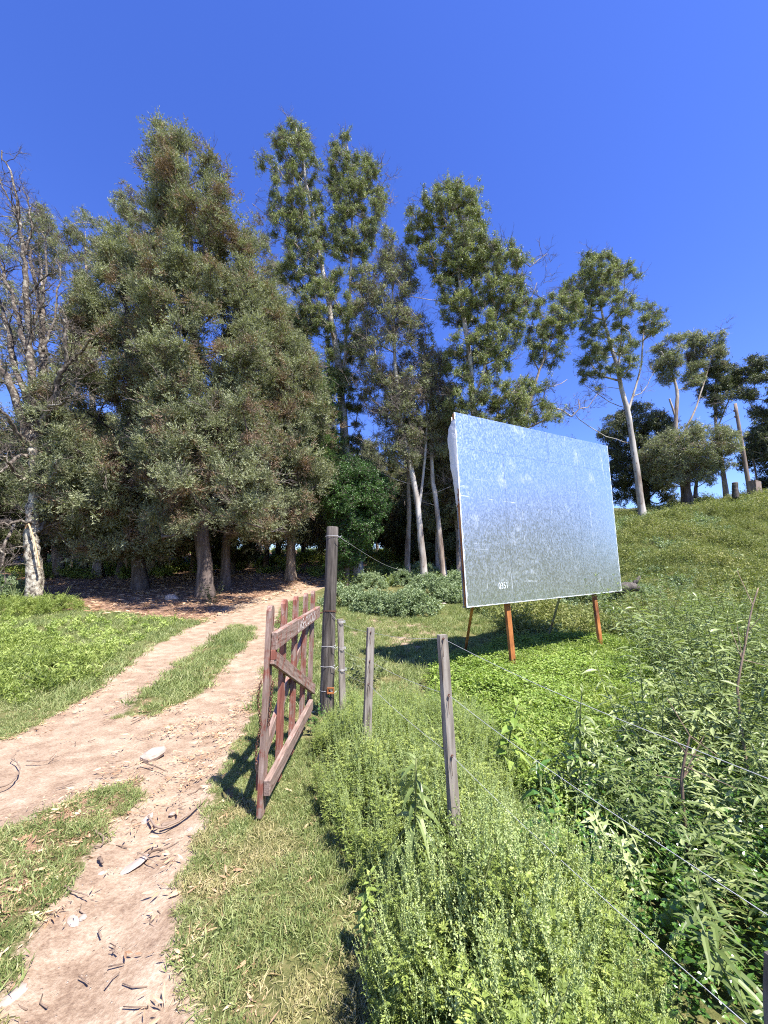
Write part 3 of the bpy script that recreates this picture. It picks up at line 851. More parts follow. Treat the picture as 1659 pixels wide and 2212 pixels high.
tree_px('eucalyptus_tree', 'mottled pale gum trunk standing in the conifers between two cypresses',
        [(542, 1225), (541, 1100), (540, 950), (548, 700), (545, 520)],
        [(480, 520, 570), (540, 530, 600), (620, 560, 640), (700, 580, 660)],
        'eucg', 30, 20, 0.6, 0.34, 'bark_euc', 'bark_white', group=EG, twig_per=2, mind=0.9)
tree_px('eucalyptus_tree', 'gum tree with small tufted crown rising behind the left side of the tallest cypress',
        [(330, 1200), (325, 1000), (310, 700), (285, 480)],
        [(418, 262, 296), (440, 236, 335), (490, 238, 345), (540, 262, 350), (640, 270, 370)],
        'eucg', 45, 20, 0.5, 0.25, 'bark_euc', 'bark_white', Y=25, group=EG, twig_per=1)
tree_px('eucalyptus_tree', 'wind-bent gum with brownish grey crown behind the bare lichened tree',
        [(128, 1232), (110, 1000), (98, 800), (92, 620), (85, 500)],
        [(458, 60, 110), (500, 35, 140), (560, -30, 150), (650, -60, 165), (760, -60, 175), (850, 0, 170)],
        'eucg', 95, 18, 0.65, 0.26, 'bark_euc', 'bark_white', Y=24, group=EG, twig_per=3, gap=5, up=0.2)
tree_px(
        'eucalyptus_tree', 'gum tree with two rounded pale tufts at its top, left of the broad cypress',
        [(215, 1222), (210, 1000), (195, 800), (190, 650), (185, 500)],
        [(462, 150, 212), (490, 130, 240), (540, 132, 272), (620, 150, 285), (720, 150, 270), (850, 130, 260)],
        'eucg', 80, 20, 0.5, 0.24, 'bark_euc', 'bark_white', Y=23.5, group=EG, twig_per=2, mind=1.3)
tree_px('eucalyptus_tree', 'tallest gum tree with twin yellow-green heads and white lower trunk behind the gate post',
        [(773, 1250), (768, 1150), (750, 1000), (738, 850), (712, 650), (672, 450), (640, 275)],
        (([(262, 622, 648), (295, 592, 668), (340, 562, 690), (400, 548, 705), (460, 570, 705), (540, 580, 715), (620, 590, 720)], 130),
         ([(298, 712, 752), (325, 704, 788), (400, 700, 842), (460, 702, 838), (530, 705, 815), (620, 705, 800)], 125),
         ([(640, 600, 800), (720, 610, 800), (800, 640, 805), (880, 670, 790), (960, 680, 790), (1040, 690, 820), (1090, 700, 800)], 190)),
        'euc', 0, 17, 0.38, 0.30, 'bark_white', 'bark_euc', leaders=[[(738, 850), (752, 700), (762, 520), (752, 320)]], group=EG, twig_per=2, mind=1.25, depth=0.6, up=0.1, hollow=.37, soft=True, scale_sp=.85,
        bare=[(842, 440), (838, 380), (850, 430), (815, 350), (600, 480), (575, 520), (545, 440)], bare_n=3)
tree_px('eucalyptus_tree', 'leaning straggly gum with grey-brown twiggy crown, right of the tallest gum',
        [(918, 1207), (905, 1110), (888, 1010), (862, 900), (852, 720), (846, 540)],
        [(510, 820, 852), (560, 790, 890), (620, 765, 915), (700, 755, 930), (800, 765, 940), (900, 790, 930), (1000, 820, 920)],
        'eucg', 120, 14, 0.42, 0.16, 'bark_white', 'bark_euc', Y=19.5, group=EG, twig_per=5, mind=1.3, up=0.2, leaders=[[(905, 1110), (925, 950), (915, 760)]],
        bare=[(800, 900), (780, 980), (820, 1020), (760, 820), (850, 960), (890, 860)], bare_n=6)
tree_px('eucalyptus_tree', 'slender pale gum trunk just left of the leaning straggly gum',
        [(880, 1195), (884, 1060), (878, 940), (868, 800)],
        [(780, 840, 900), (860, 820, 920), (950, 830, 930)],
        'eucg', 26, 14, 0.6, 0.15, 'bark_euc', 'bark_euc', Y=22, group=EG, twig_per=6)
tree_px('eucalyptus_tree', 'gum with grey stringy trunk leaning left, closest to the billboard edge',
        [(957, 1198), (945, 1100), (930, 1010), (935, 880), (950, 760)],
        [(750, 920, 975), (820, 900, 990), (900, 900, 985), (980, 910, 980)],
        'eucg', 40, 16, 0.5, 0.15, 'bark_euc', 'bark_euc', Y=20, group=EG, twig_per=4, bare=[(900, 1000), (975, 1050), (985, 960), (900, 1080)], bare_n=6)
tree_px('eucalyptus_tree', 'big gum with open tufted crown rising behind the billboard left corner',
        [(1047, 1190), (1035, 1000), (1022, 870), (1006, 710), (988, 570), (976, 430)],
        (([(408, 935, 1002), (432, 905, 1046), (470, 868, 1048), (520, 866, 1062), (570, 890, 1100)], 100),
         ([(540, 1000, 1120), (590, 930, 1150), (650, 935, 1152), (720, 945, 1135), (790, 955, 1112)], 130),
         ([(790, 955, 1112), (850, 955, 1150), (910, 965, 1160), (960, 980, 1120)], 50)),
        'euc', 0, 16, 0.36, 0.2, 'bark_white', 'bark_euc', Y=18.5, leaders=[[(1022, 870), (1060, 740), (1085, 620)]], group=EG, twig_per=1, mind=1.5, depth=0.6, hollow=.37, soft=True, scale_sp=.85, up=0.0, flat=0.7,
        bare=[(1165, 560), (1182, 548), (1150, 640), (1160, 610), (1135, 700), (880, 640)], bare_n=3)
tree_px('eucalyptus_tree', 'gum with spreading bare lower branches over the top of the billboard',
        [(1130, 1180), (1125, 950), (1150, 840), (1190, 740), (1215, 670)],
        (([(638, 1175, 1250), (670, 1140, 1265), (720, 1130, 1245), (780, 1135, 1220)], 48), ([(830, 1120, 1200), (870, 1050, 1190), (920, 1050, 1215)], 34)),
        'euc', 0, 15, 0.36, 0.15, 'bark_euc', 'bark_euc', Y=20, group=EG, twig_per=1, up=0.0, flat=0.65, mind=1.5, hollow=.36, soft=True, scale_sp=.8,
        bare=[(1250, 862), (1290, 852), (1212, 885), (1235, 900), (1225, 820), (1270, 880)], bare_n=3)
tree_px('eucalyptus_tree', 'white-trunked gum on the ridge just right of the billboard, tall open crown',
        [(1386, 1097), (1372, 1000), (1357, 890), (1336, 810), (1312, 720), (1292, 640), (1277, 575)],
        (([(558, 1252, 1302), (585, 1220, 1345), (625, 1205, 1345), (665, 1228, 1350)], 70),
         ([(575, 1330, 1372), (610, 1320, 1388), (660, 1320, 1388)], 34),
         ([(680, 1235, 1400), (710, 1245, 1428), (745, 1250, 1428), (790, 1245, 1400), (830, 1255, 1330)], 75)),
        'euc', 0, 15, 0.34, 0.19, 'bark_white', 'bark_white', Y=22.5, leaders=[[(1357, 890), (1385, 800), (1392, 700)], [(1336, 810), (1345, 700), (1350, 600)]], group=HG, twig_per=1, up=0.0, flat=0.6, mind=1.5, hollow=.35, soft=True, scale_sp=.8,
        bare=[(1262, 830), (1250, 905), (1290, 850), (1400, 830), (1415, 800), (1385, 850), (1235, 885)], bare_n=3)
tree_px('eucalyptus_tree', 'forked ridge gum with a snapped stub and windblown tufts',
        [(1478, 1078), (1466, 960), (1460, 900), (1464, 850), (1450, 800), (1432, 760)],
        (([(728, 1440, 1475), (745, 1415, 1480), (790, 1412, 1470), (820, 1420, 1460)], 22), ([(726, 1485, 1530), (760, 1480, 1535), (800, 1480, 1530), (840, 1450, 1510)], 26), ([(722, 1545, 1562), (760, 1535, 1568), (800, 1535, 1560)], 9)),
        'eucg', 0, 18, 0.36, 0.2, 'bark_euc', 'bark_white', Y=25, leaders=[[(1466, 960), (1500, 890), (1528, 800), (1550, 740)], [(1462, 905), (1452, 880), (1446, 862)]], group=HG, up=0.0, flat=0.55, bare=[(1500, 760), (1560, 715), (1520, 860)], bare_n=3)
tree_px('eucalyptus_tree', 'thin dark-trunked ridge gum left of the wooden utility pole',
        [(1568, 1067), (1560, 1000), (1547, 930), (1546, 850), (1548, 790)],
        (([(782, 1525, 1560), (810, 1510, 1565), (860, 1512, 1575), (905, 1512, 1560)], 26), ([(785, 1575, 1650), (810, 1570, 1650), (835, 1580, 1620)], 20)),
        'dark', 0, 13, 0.36, 0.15, 'bark_euc', 'bark_euc', Y=26, leaders=[[(1547, 930), (1580, 850), (1610, 820)]], group=HG, up=0.0, flat=0.55)
tree_px('eucalyptus_tree', 'dark windblown tree at the right edge beyond the utility pole',
        [(1722, 1050), (1705, 930), (1680, 850), (1650, 800)],
        [(790, 1620, 1680), (830, 1600, 1720), (880, 1585, 1740), (900, 1640, 1750), (950, 1600, 1740), (990, 1615, 1730)],
        'dark', 70, 17, 0.45, 0.25, 'bark_euc', 'bark_white', Y=25, group=HG, up=0.0, flat=0.5)
tree_px('broadleaf_tree', 'dense dark round-topped tree behind the white-trunked gum',
        [(1396, 1085), (1390, 1000), (1382, 930), (1378, 900)],
        [(885, 1352, 1402), (910, 1302, 1440), (955, 1288, 1470), (1020, 1305, 1465), (1085, 1325, 1450)],
        'dark', 110, 20, 0.6, 0.25, 'bark_dark', Y=28, group=HG, up=0.2, mind=1.1)
tree_px('broadleaf_tree', 'low spreading multi-stemmed tree with flat olive crown on the ridge',
        [(1487, 1083), (1482, 1030), (1498, 970), (1510, 945)],
        [(925, 1445, 1500), (948, 1400, 1585), (980, 1385, 1592), (1010, 1400, 1565), (1045, 1415, 1530)],
        'eucg', 95, 18, 0.45, 0.24, 'bark_dark', 'bark_euc', Y=23.5, leaders=[[(1487, 1075), (1460, 1010), (1440, 970)], [(1500, 1075), (1508, 1020), (1550, 975)]], group=HG, up=0.1, flat=0.6, mind=1.1)
tree_px('broadleaf_tree', 'small bright leafy tree with glossy foliage, around the white gum trunk',
        [(748, 1243), (752, 1150), (765, 1050)],
        [(1000, 740, 800), (1035, 708, 850), (1080, 700, 852), (1130, 702, 835), (1180, 708, 802), (1225, 714, 760)],
        'oak', 95, 24, 0.55, 0.12, 'bark_dark', Y=19.5, group=EG, up=0.2, mind=0.75, front=0.4)

# the bare lichened tree at the left, its limbs drawn one by one
def bare_tree():
    base = G(78, 1303)
    Y = base[1]
    root = empty('dead_tree', base)
    tag(root, 'bare dead tree with thick lichen-crusted trunk and split bark at the lawn edge', 'tree')
    limbs = [
        ([(78, 1303), (74, 1240), (66, 1160), (76, 1060), (74, 990), (66, 950), (72, 880)], .14, .13, 0),
        ([(74, 950), (72, 880), (66, 780), (60, 640), (48, 500), (32, 400), (4, 325)], .15, .02, 0),
        ([(70, 965), (90, 920), (88, 850), (92, 760), (84, 640), (60, 520)], .17, .03, .4),
        ([(68, 960), (40, 880), (8, 800), (-30, 740), (-70, 640)], .16, .03, -.4),
        ([(84, 930), (110, 890), (122, 830), (140, 790), (146, 730), (138, 690)], .13, .03, -.6),
        ([(140, 790), (165, 775), (190, 745), (208, 720)], .05, .015, -.8),
        ([(66, 880), (30, 790), (18, 700), (-10, 640), (-40, 560)], .12, .02, .5),
        ([(60, 760), (30, 660), (0, 560), (-30, 480)], .09, .02, .3),
        ([(66, 970), (40, 940), (10, 890), (-30, 860)], .09, .02, -.9),
        ([(72, 985), (40, 985), (10, 1015), (-20, 1020)], .07, .02, -.7),
        ([(76, 1050), (50, 1040), (22, 1010), (5, 985)], .08, .02, -.8),
        ([(80, 1065), (105, 1045), (120, 1020), (118, 1000)], .05, .015, -.5),
        ([(74, 1130), (50, 1128), (10, 1132), (-30, 1128)], .05, .02, -.6),
        ([(30, 1130), (20, 1160), (2, 1190), (6, 1215), (-6, 1240)], .045, .015, -.9),
        ([(84, 1150), (105, 1110), (125, 1085), (160, 1050)], .07, .015, .7),
        ([(88, 860), (120, 840), (170, 815), (215, 800)], .05, .012, -.2),
        ([(90, 900), (130, 870), (158, 855)], .05, .015, -1.0),
        ([(70, 700), (95, 640), (100, 560), (95, 500)], .06, .015, 0),
        ([(52, 560), (70, 500), (62, 440), (50, 400)], .045, .01, .2),
        ([(40, 470), (15, 420), (-5, 380)], .04, .01, 0),
        ([(62, 640), (95, 600), (120, 590)], .035, .01, -.2),
        ([(92, 760), (115, 700), (128, 620), (120, 560)], .05, .012, .2),
    ]
    b_ = np.asarray(base)
    tr = MB(); lm = MB(); fine = []
    for k, (pl, ra, rb, dy) in enumerate(limbs):
        pts = [P(p[0], p[1], Y + dy * i / (len(pl) - 1) * (2.2 if k else 0.2)) for i, p in enumerate(pl)]
        if k == 0: pts[0] = b_ - np.array([0, 0, .3])
        pts = np.array(subdiv(smooth_line(pts, 2), 0.18 if k == 0 else 0.3))
        pts = pts - b_
        t = np.linspace(0, 1, len(pts))
        jt = 0.05 if k else 0.03
        pts[1:-1] += R.normal(size=(len(pts) - 2, 3)) * jt * (0.5 + 0.5 * t[1:-1, None])
        r = ra * (1 - t) ** 0.9 + rb
        if k == 0: r *= 1 + 0.35 * np.exp(-t * 45)
        m = tr if k == 0 else lm
        ns = 14 if k == 0 else 7
        m.tube(pts, r, ns)
        v = m.v[-1]; nn_ = fbm(v[:, 0] * 9 + 3, v[:, 1] * 9 + v[:, 2] * 6, 61, 3) - .47
        ax = np.repeat(pts, ns, 0); m.v[-1] = ax + (v - ax) * (1 + nn_[:, None] * 0.75)
        # side branchlets, forking twice
        tot = np.sum(np.linalg.norm(np.diff(pts, axis=0), axis=1))
        for q in range(int(tot * (3.2 if k else 2.2))):
            i = int(R.uniform(0.25 if k == 0 else .12, 1) * (len(pts) - 1))
            d = rdir(1, 0.35)[0]
            if R.random() < 0.6: d = d * 0.8 + np.array([-0.25, -0.1, 0.5])
            p = pts[i]; l = R.uniform(0.5, 1.5) * (1.1 - 0.4 * t[i])
            cur = [p]; dd = d / np.linalg.norm(d)
            for s_ in range(5):
                dd = dd + R.normal(size=3) * 0.28; dd /= np.linalg.norm(dd)
                cur.append(cur[-1] + dd * l / 5)
            rr = min(0.03, r[i] * 0.5)
            lm.tube(cur, np.linspace(rr, 0.006, 6), 4, False)
            for c in cur[1:]:
                fine.append((c, dd))
        fine += [(p, np.array([0, 0, 1.0])) for p in pts[int(len(pts) * .6):]]
    tr.build('trunk', M['bark_lichen'], root, True)
    bo = lm.build('branches', M['bark_limb'], root, True); bo['kind'] = 'stuff'
    fp = np.array([f[0] for f in fine]); fd = np.array([f[1] for f in fine])
    keep = R.random(len(fp)) < 0.42
    fp, fd = fp[keep], fd[keep]; n = len(fp)
    o = scatter('twigs', S['twig'], fp, eul(fd + rdir(n) * 0.8 + np.array([-.1, 0, .4]), R.uniform(0, 6.28, n)), R.uniform(0.3, 0.65, n), root)
    o['kind'] = 'stuff'
    # split strip of bare wood on the trunk
    s = MB()
    a = np.array([P(62, 1130, Y - .30), P(72, 1160, Y - .33), P(80, 1195, Y - .34), P(86, 1228, Y - .33)]) - b_
    s.tube(subdiv(smooth_line(a, 2), .1), 0.04, 6, flat=0.35)
    x = s.build('bark_split', solid_mat('bare_split_wood', [(0.3, (0.42, 0.26, 0.14)), (0.7, (0.68, 0.50, 0.32))], 9, 0.8, (2, 2, .3)), root, True)
    return root
bare_tree()

# ------------------------------------------------------------------ trees deeper in the wood: three grown once, then copied
def generic(name, label, h, cr, src, n, per, bark, zlo=0.3, group=None, twig=1, lean=0.3, r0=0.2):
    sp = [np.array([0, 0, 0.0]), np.array([lean * .3, 0, h * .4]), np.array([lean, 0, h * .75]), np.array([lean * 1.3, 0.2, h * .97])]
    lb = []
    while len(lb) < n:
        t = R.random(); z = h * (zlo + (1 - zlo) * t)
        rr = cr * (math.sin(math.pi * (0.12 + 0.85 * t)) ** 0.7) * R.random() ** 0.45
        a = R.uniform(0, 6.28)
        lb.append([lean * t + rr * math.cos(a), rr * math.sin(a), z])
    return build_tree(name, (0, 0, 0), [sp], r0, np.array(lb), S[src], per, 0.75, M[bark], M[bark], label, group=group, twig_per=twig, up=0.3, scale_sp=1.35)

def copy_tree(root, loc, rz, s, label=None):
    r = root.copy(); col.objects.link(r)
    r.location = loc; r.rotation_euler = (0, 0, rz); r.scale = (s, s, s)
    if label: r['label'] = label
    for ch in list(root.children):
        c = ch.copy(); col.objects.link(c); c.parent = r
        for g in list(ch.children):
            d = g.copy(); col.objects.link(d); d.parent = c
    return r
BGG = 'trees deeper in the wood'
pa_ = generic('forest_tree', 'dark conifer standing deeper in the wood behind the cypresses', 12, 2.9, 'cyp', 110, 16, 'bark_dark', 0.16, BGG)
pb_ = generic('forest_tree', 'slim gum standing deeper in the wood behind the tall gums', 13, 2.3, 'eucg', 80, 16, 'bark_euc', 0.32, BGG, 4, r0=.17)
pc_ = generic('forest_tree', 'dark leafy tree standing deeper in the wood', 8, 2.9, 'dark', 100, 18, 'bark_dark', 0.12, BGG)
protos = [pa_, pb_, pc_]; usedp = [False] * 3
spots = [  # px, Y, kind, scale
    (-120, 26, 0, 1.0), (-60, 21, 2, .8), (10, 30, 0, .9), (60, 36, 2, 1.2), (95, 27, 2, 1.0), (150, 30, 0, 1.0), (185, 24, 0, .85), (235, 29, 2, 1.1), (262, 23, 0, .8), (300, 27, 0, 1.0), (350, 25, 0, .9),
    (385, 31, 2, 1.2), (420, 26, 0, .9), (470, 29, 0, 1.1), (505, 23, 2, .75), (530, 33, 1, 1.1), (575, 28, 0, .9), (600, 34, 2, 1.2), (655, 38, 0, 1.1), (690, 33, 2, 1.0), (715, 27, 0, .75),
    (735, 37, 1, .8), (765, 33, 2, .8), (775, 27, 1, .62), (790, 36, 1, .85), (802, 40, 1, .8), (815, 44, 1, .85), (835, 39, 2, 1.0), (850, 30, 1, .62), (860, 34, 2, .95), (885, 38, 1, .95), (895, 27, 1, .75), (925, 31, 1, .9), (945, 24, 1, .72), (972, 27, 1, .85), (990, 23, 1, .8), (905, 28, 2, .8), (935, 26, 2, .85), (975, 30, 0, .8), (1000, 25, 2, .9), (1040, 28, 0, .85), (1090, 27, 2, 1.0), (1160, 31, 2, .9), (-200, 17, 2, .9), (1740, 27, 2, .9), (1230, 29, 2, .8)]
wb = ['at the far left of the wood', 'behind the bare tree', 'behind the broad cypress', 'behind the tallest cypress', 'behind the pine', 'behind the gate post', 'behind the straggly gum', 'behind the billboard', 'at the right edge']
for k, (px, Yd, kd, s) in enumerate(spots):
    X = P(px, 1200, Yd)[0]
    loc = (X, Yd, T1(X, Yd) - 0.1)
    where = wb[0 if px < -30 else 1 if px < 120 else 2 if px < 330 else 3 if px < 520 else 4 if px < 680 else 5 if px < 800 else 6 if px < 960 else 7 if px < 1300 else 8]
    dist = 'nearer' if Yd < 26 else 'middling' if Yd < 32 else 'distant'
    lab = ('%s dark conifer in the wood %s', '%s slim gum in the wood %s', '%s dark leafy tree in the wood %s')[kd] % (dist, where)
    rz = R.uniform(0, 6.28)
    if not usedp[kd]:
        usedp[kd] = True; o = protos[kd]
        o.location = loc; o.rotation_euler = (0, 0, rz); o.scale = (s, s, s); o['label'] = lab
    else: copy_tree(protos[kd], loc, rz, s, lab)
# ------------------------------------------------------------------ the billboard
def billboard():
    YL = 6.3
    BL = P(1008, 1313, YL); YR = YL * 1.36
    BR = P(1343, 1277, YR)
    TL = P(980, 890, YL + 0.16); TR = P(1312, 963, YR + 0.16)
    base = np.array([(BL[0] + BR[0]) / 2, (BL[1] + BR[1]) / 2, 0.0]); base[2] = T1(base[0], base[1])
    root = empty('billboard', base)
    tag(root, 'blank galvanised metal billboard on rusty legs, standing in the weeds behind the wire fence', 'billboard')
    wd = BR - BL; wd /= np.linalg.norm(wd)
    hd = (TL - BL); hd -= wd * np.dot(hd, wd); hd /= np.linalg.norm(hd)
    nrm = np.cross(wd, hd); nrm /= np.linalg.norm(nrm)
    if nrm[1] > 0: nrm = -nrm          # towards the camera
    def bil(u, v):
        return (BL * (1 - u) + BR * u) * (1 - v) + (TL * (1 - u) + TR * u) * v
    vs_ = [0, 0.805, 1.0]
    cols = {0: [0, 0.245, 0.50, 0.715, 1.0], 1: [0, 0.32, 0.53, 0.745, 1.0]}
    for r_ in range(2):
        us = cols[r_]
        for c_ in range(len(us) - 1):
            m = MB()
            N = 14
            lift = 0.0008 * ((c_ + r_) % 2) + 0.003
            g = 0.0004
            u0, u1, v0, v1 = us[c_] + g, us[c_ + 1] - g, vs_[r_] + g, vs_[r_ + 1] - g
            ease = np.linspace(0, 1, N); ease = .5 - .5 * np.cos(ease * math.pi)
            uu, vv = np.meshgrid(u0 + (u1 - u0) * ease, v0 + (v1 - v0) * ease)
            off = lift + 0.0015 * (fbm(uu * 3 + 9, vv * 3, 77, 2) - .4)
            V = np.array([bil(a, b) for a, b in zip(uu.ravel(), vv.ravel())]) + nrm * off.ravel()[:, None]
            i = (np.arange(N - 1)[:, None] * N + np.arange(N - 1)[None]).ravel()
            q = np.stack([i, i + 1, i + N + 1, i + N], 1)
            ed = [k for k in range(N)] + [N * N - 1 - k for k in range(N)]
            # turned edges give the sheet its thickness
            ring = list(range(N)) + [N * k + N - 1 for k in range(1, N)] + [N * (N - 1) + k for k in range(N - 2, -1, -1)] + [N * k for k in range(N - 2, 0, -1)]
            B = V[ring] - nrm * 0.006
            nb = len(V); L = len(ring)
            q2 = [(ring[k], nb + k, nb + (k + 1) % L, ring[(k + 1) % L]) for k in range(L)]
            me = mesh('sheet', np.concatenate([V, B]) - base, np.concatenate([q, np.array(q2)]), mats=[M['galv']])
            ub, vb = uu.ravel(), vv.ravel()
            e = np.maximum(np.exp(-vb / 0.016), np.maximum(np.exp(-ub / 0.022), 0.9 * np.exp(-(1 - ub) / 0.03)))
            e = np.maximum(e, 0.85 * np.exp(-(1 - vb) / 0.004))
            if r_ == 0:
                for us_, st_ in ((0.50, .80), (0.245, .45), (0.715, .5)): e = np.maximum(e, st_ * np.exp(-np.abs(ub - us_) / .004))
                e = np.maximum(e, .62 * np.exp(-np.abs(vb - .805) / .004))
            e = np.concatenate([e, e[ring]])
            # the extra resolution of the lower edge comes from the noise in the material
            a = me.attributes.new('rim', 'FLOAT', 'POINT'); a.data.foreach_set('value', e.astype(np.float32))
            link('sheet', me, root)
    # rusty angle frame and the back skin
    fr = MB()
    def bar(a, b, w, d, off):
        a = np.asarray(a) + nrm * off; b = np.asarray(b) + nrm * off
        ax = (b - a) / np.linalg.norm(b - a)
        y = np.cross(nrm, ax); rot = np.stack([ax, y, nrm], 1)
        fr.box((a + b) / 2 - base, (np.linalg.norm(b - a), w, d), rot, 0.003)
    for a, b in (((0, 0), (0, 1)), ((1, 0), (1, 1)), ((0, 1), (1, 1)), ((0.0, 0.5), (1, .5)), ((0.33, 0), (0.33, 1)), ((.66, 0), (.66, 1))):
        ins = 0.02
        ua, va = [np.clip(t, 0.006, .994) for t in a]; ub_, vb_ = [np.clip(t, 0.006, .994) for t in b]
        bar(bil(ua, va), bil(ub_, vb_), 0.045, 0.05, -0.031 - (0.052 if a[1] == .5 and b[1] == .5 else 0))
    fr.build('frame', M['rust'], root)
    lo = MB(); fr = lo
    bar(bil(0.0, 0.004), bil(1.0, 0.004), 0.03, 0.045, -0.03 - .05)
    lo.build('lower_rail', M['grey_steel'], root)
    back = MB()
    V = [bil(0.01, .01), bil(.99, .01), bil(.99, .99), bil(.01, .99)]
    V = [p - nrm * 0.125 for p in V] + [p - nrm * 0.128 for p in V]
    back.add(np.array(V) - base, [(3, 2, 1, 0), (4, 5, 6, 7), (0, 1, 5, 4), (1, 2, 6, 5), (2, 3, 7, 6), (3, 0, 4, 7)])
    back.build('rear_skin', M['vinyl'], root)
    # legs: two channels in front, two raking props behind
    def leg(px0, py0, px1, py1, back_, rake, w, mat, top=0.55, u_=None):
        Yb = None
        a, b = ray(px0, py0)
        # intersect with plane of the board, shifted back
        o = np.array([0, 0, EYE]); dr = np.array([a, 1, b])
        p0 = BL - nrm * back_
        t = np.dot(p0 - o, nrm) / np.dot(dr, nrm)
        A = o + dr * t
        a2, b2 = ray(px1, py1)
        B = np.array([a2, 1, b2])
        # foot: on the ray, raked away from the board
        t2 = np.dot(p0 - nrm * rake - o, nrm) / np.dot(B, nrm)
        Bp = o + B * t2
        return A, Bp
    for (x0, y0, x1, y1, bk, rk, wpx, mt, lab) in (
            (1097, 1300, 1112, 1452, 0.085, 0.0, 0.10, 'rust', 'front leg, orange with rust, nearer the left corner'),
            (1285, 1280, 1300, 1398, 0.085, 0.0, 0.10, 'rust', 'front leg with flaking rust, nearer the right corner'),
            (1022, 1300, 1006, 1400, 0.16, 1.0, 0.05, 'rust', 'raking rear prop, brown'),
            (1212, 1280, 1186, 1372, 0.16, 1.1, 0.05, 'grey_steel', 'raking rear prop, grey')):
        A, Bp = leg(x0, y0, x1, y1, bk, rk, wpx, mt)
        ax = A - Bp; ax /= np.linalg.norm(ax)
        Bp = Bp - ax * 0.35
        A = A + ax * (1.4 if rk == 0 else 0.10)
        Ln = np.linalg.norm(A - Bp)
        y = wd - ax * np.dot(wd, ax); y /= np.linalg.norm(y); z = np.cross(ax, y)
        rot = np.stack([ax, y, z], 1)
        m = MB(); c = (A + Bp) / 2 - base
        if rk == 0:
            m.box(c, (Ln, wpx, 0.008), rot, 0.001)
            for s_ in (-1, 1):
                m.box(c + y * s_ * (wpx / 2 - 0.002) - nrm * 0.026, (Ln, 0.009, 0.044), rot, 0.001)
            m.box(c - nrm * .03, (Ln, 0.006, 0.05), rot, .001)
        else:
            m.box(c, (Ln, wpx, 0.012), rot, 0.001); m.box(c + y * wpx / 2 + z * .02, (Ln, 0.012, 0.05), rot, 0.001)
        o = m.build('leg', M[mt], root); o['label'] = lab
    # torn vinyl hanging from the left edge
    v = MB(); rows = []
    prof = [(978, 905, .02, .10), (969, 925, .0, .16), (967, 948, .02, .26), (972, 1000, .03, .24), (979, 1040, .03, .19), (983, 1068, .03, .14), (985, 1090, .03, .06), (990, 1101, .02, .02)]
    for (px, py, dy, wv) in prof:
        p = P(px, py, YL + 0.26)
        vr = (py - 905) / 200.
        p2 = P(983 + vr * 11, py + 2, YL + 0.10)
        mid = (p + p2) / 2 + np.array([0.0, -0.05, 0])
        rows.append([p, (p * 2 + mid) / 3 + np.array([0, -.03, 0]), mid, p2])
    rows = np.array(rows)
    rows = np.concatenate([rows[:1]] + [np.stack([rows[i] * (1 - t) + rows[i + 1] * t for t in np.linspace(1 / 6, 1, 6)]) for i in range(len(rows) - 1)])
    rows = rows + R.normal(size=rows.shape) * 0.004
    k, c = rows.shape[:2]
    V = rows.reshape(-1, 3); i = (np.arange(k - 1)[:, None] * c + np.arange(c - 1)[None]).ravel()
    V2 = V + np.array([0, 0.004, 0])
    v.add(V - base, np.stack([i, i + 1, i + c + 1, i + c], 1)); v.add(V2 - base, np.stack([i, i + c, i + c + 1, i + 1], 1))
    o = v.build('torn_vinyl_strip', M['vinyl'], root, True)
    # faint stencilled number near the lower left corner
    cu = bpy.data.curves.new('number', 'FONT'); cu.body = '0351'; cu.size = 0.15; cu.offset = 0.0
    to = bpy.data.objects.new('number_tmp', cu)
    me = bpy.data.meshes.new_from_object(to); bpy.data.objects.remove(to)
    me.materials.clear(); me.materials.append(M['number'])
    o = link('number', me, root)
    pos = bil(0.165, 0.075) + nrm * 0.0085 - base
    rot = Matrix([list(r) for r in np.stack([wd, hd, nrm], 1)]).to_4x4()
    o.matrix_local = Matrix.Translation(Vector(pos)) @ rot @ Matrix.Diagonal((0.8, 1, 1, 1))
    # raised seams and scratches already sit in the sheets; a few pale drips as thin lips of sealant
    return root
billboard()

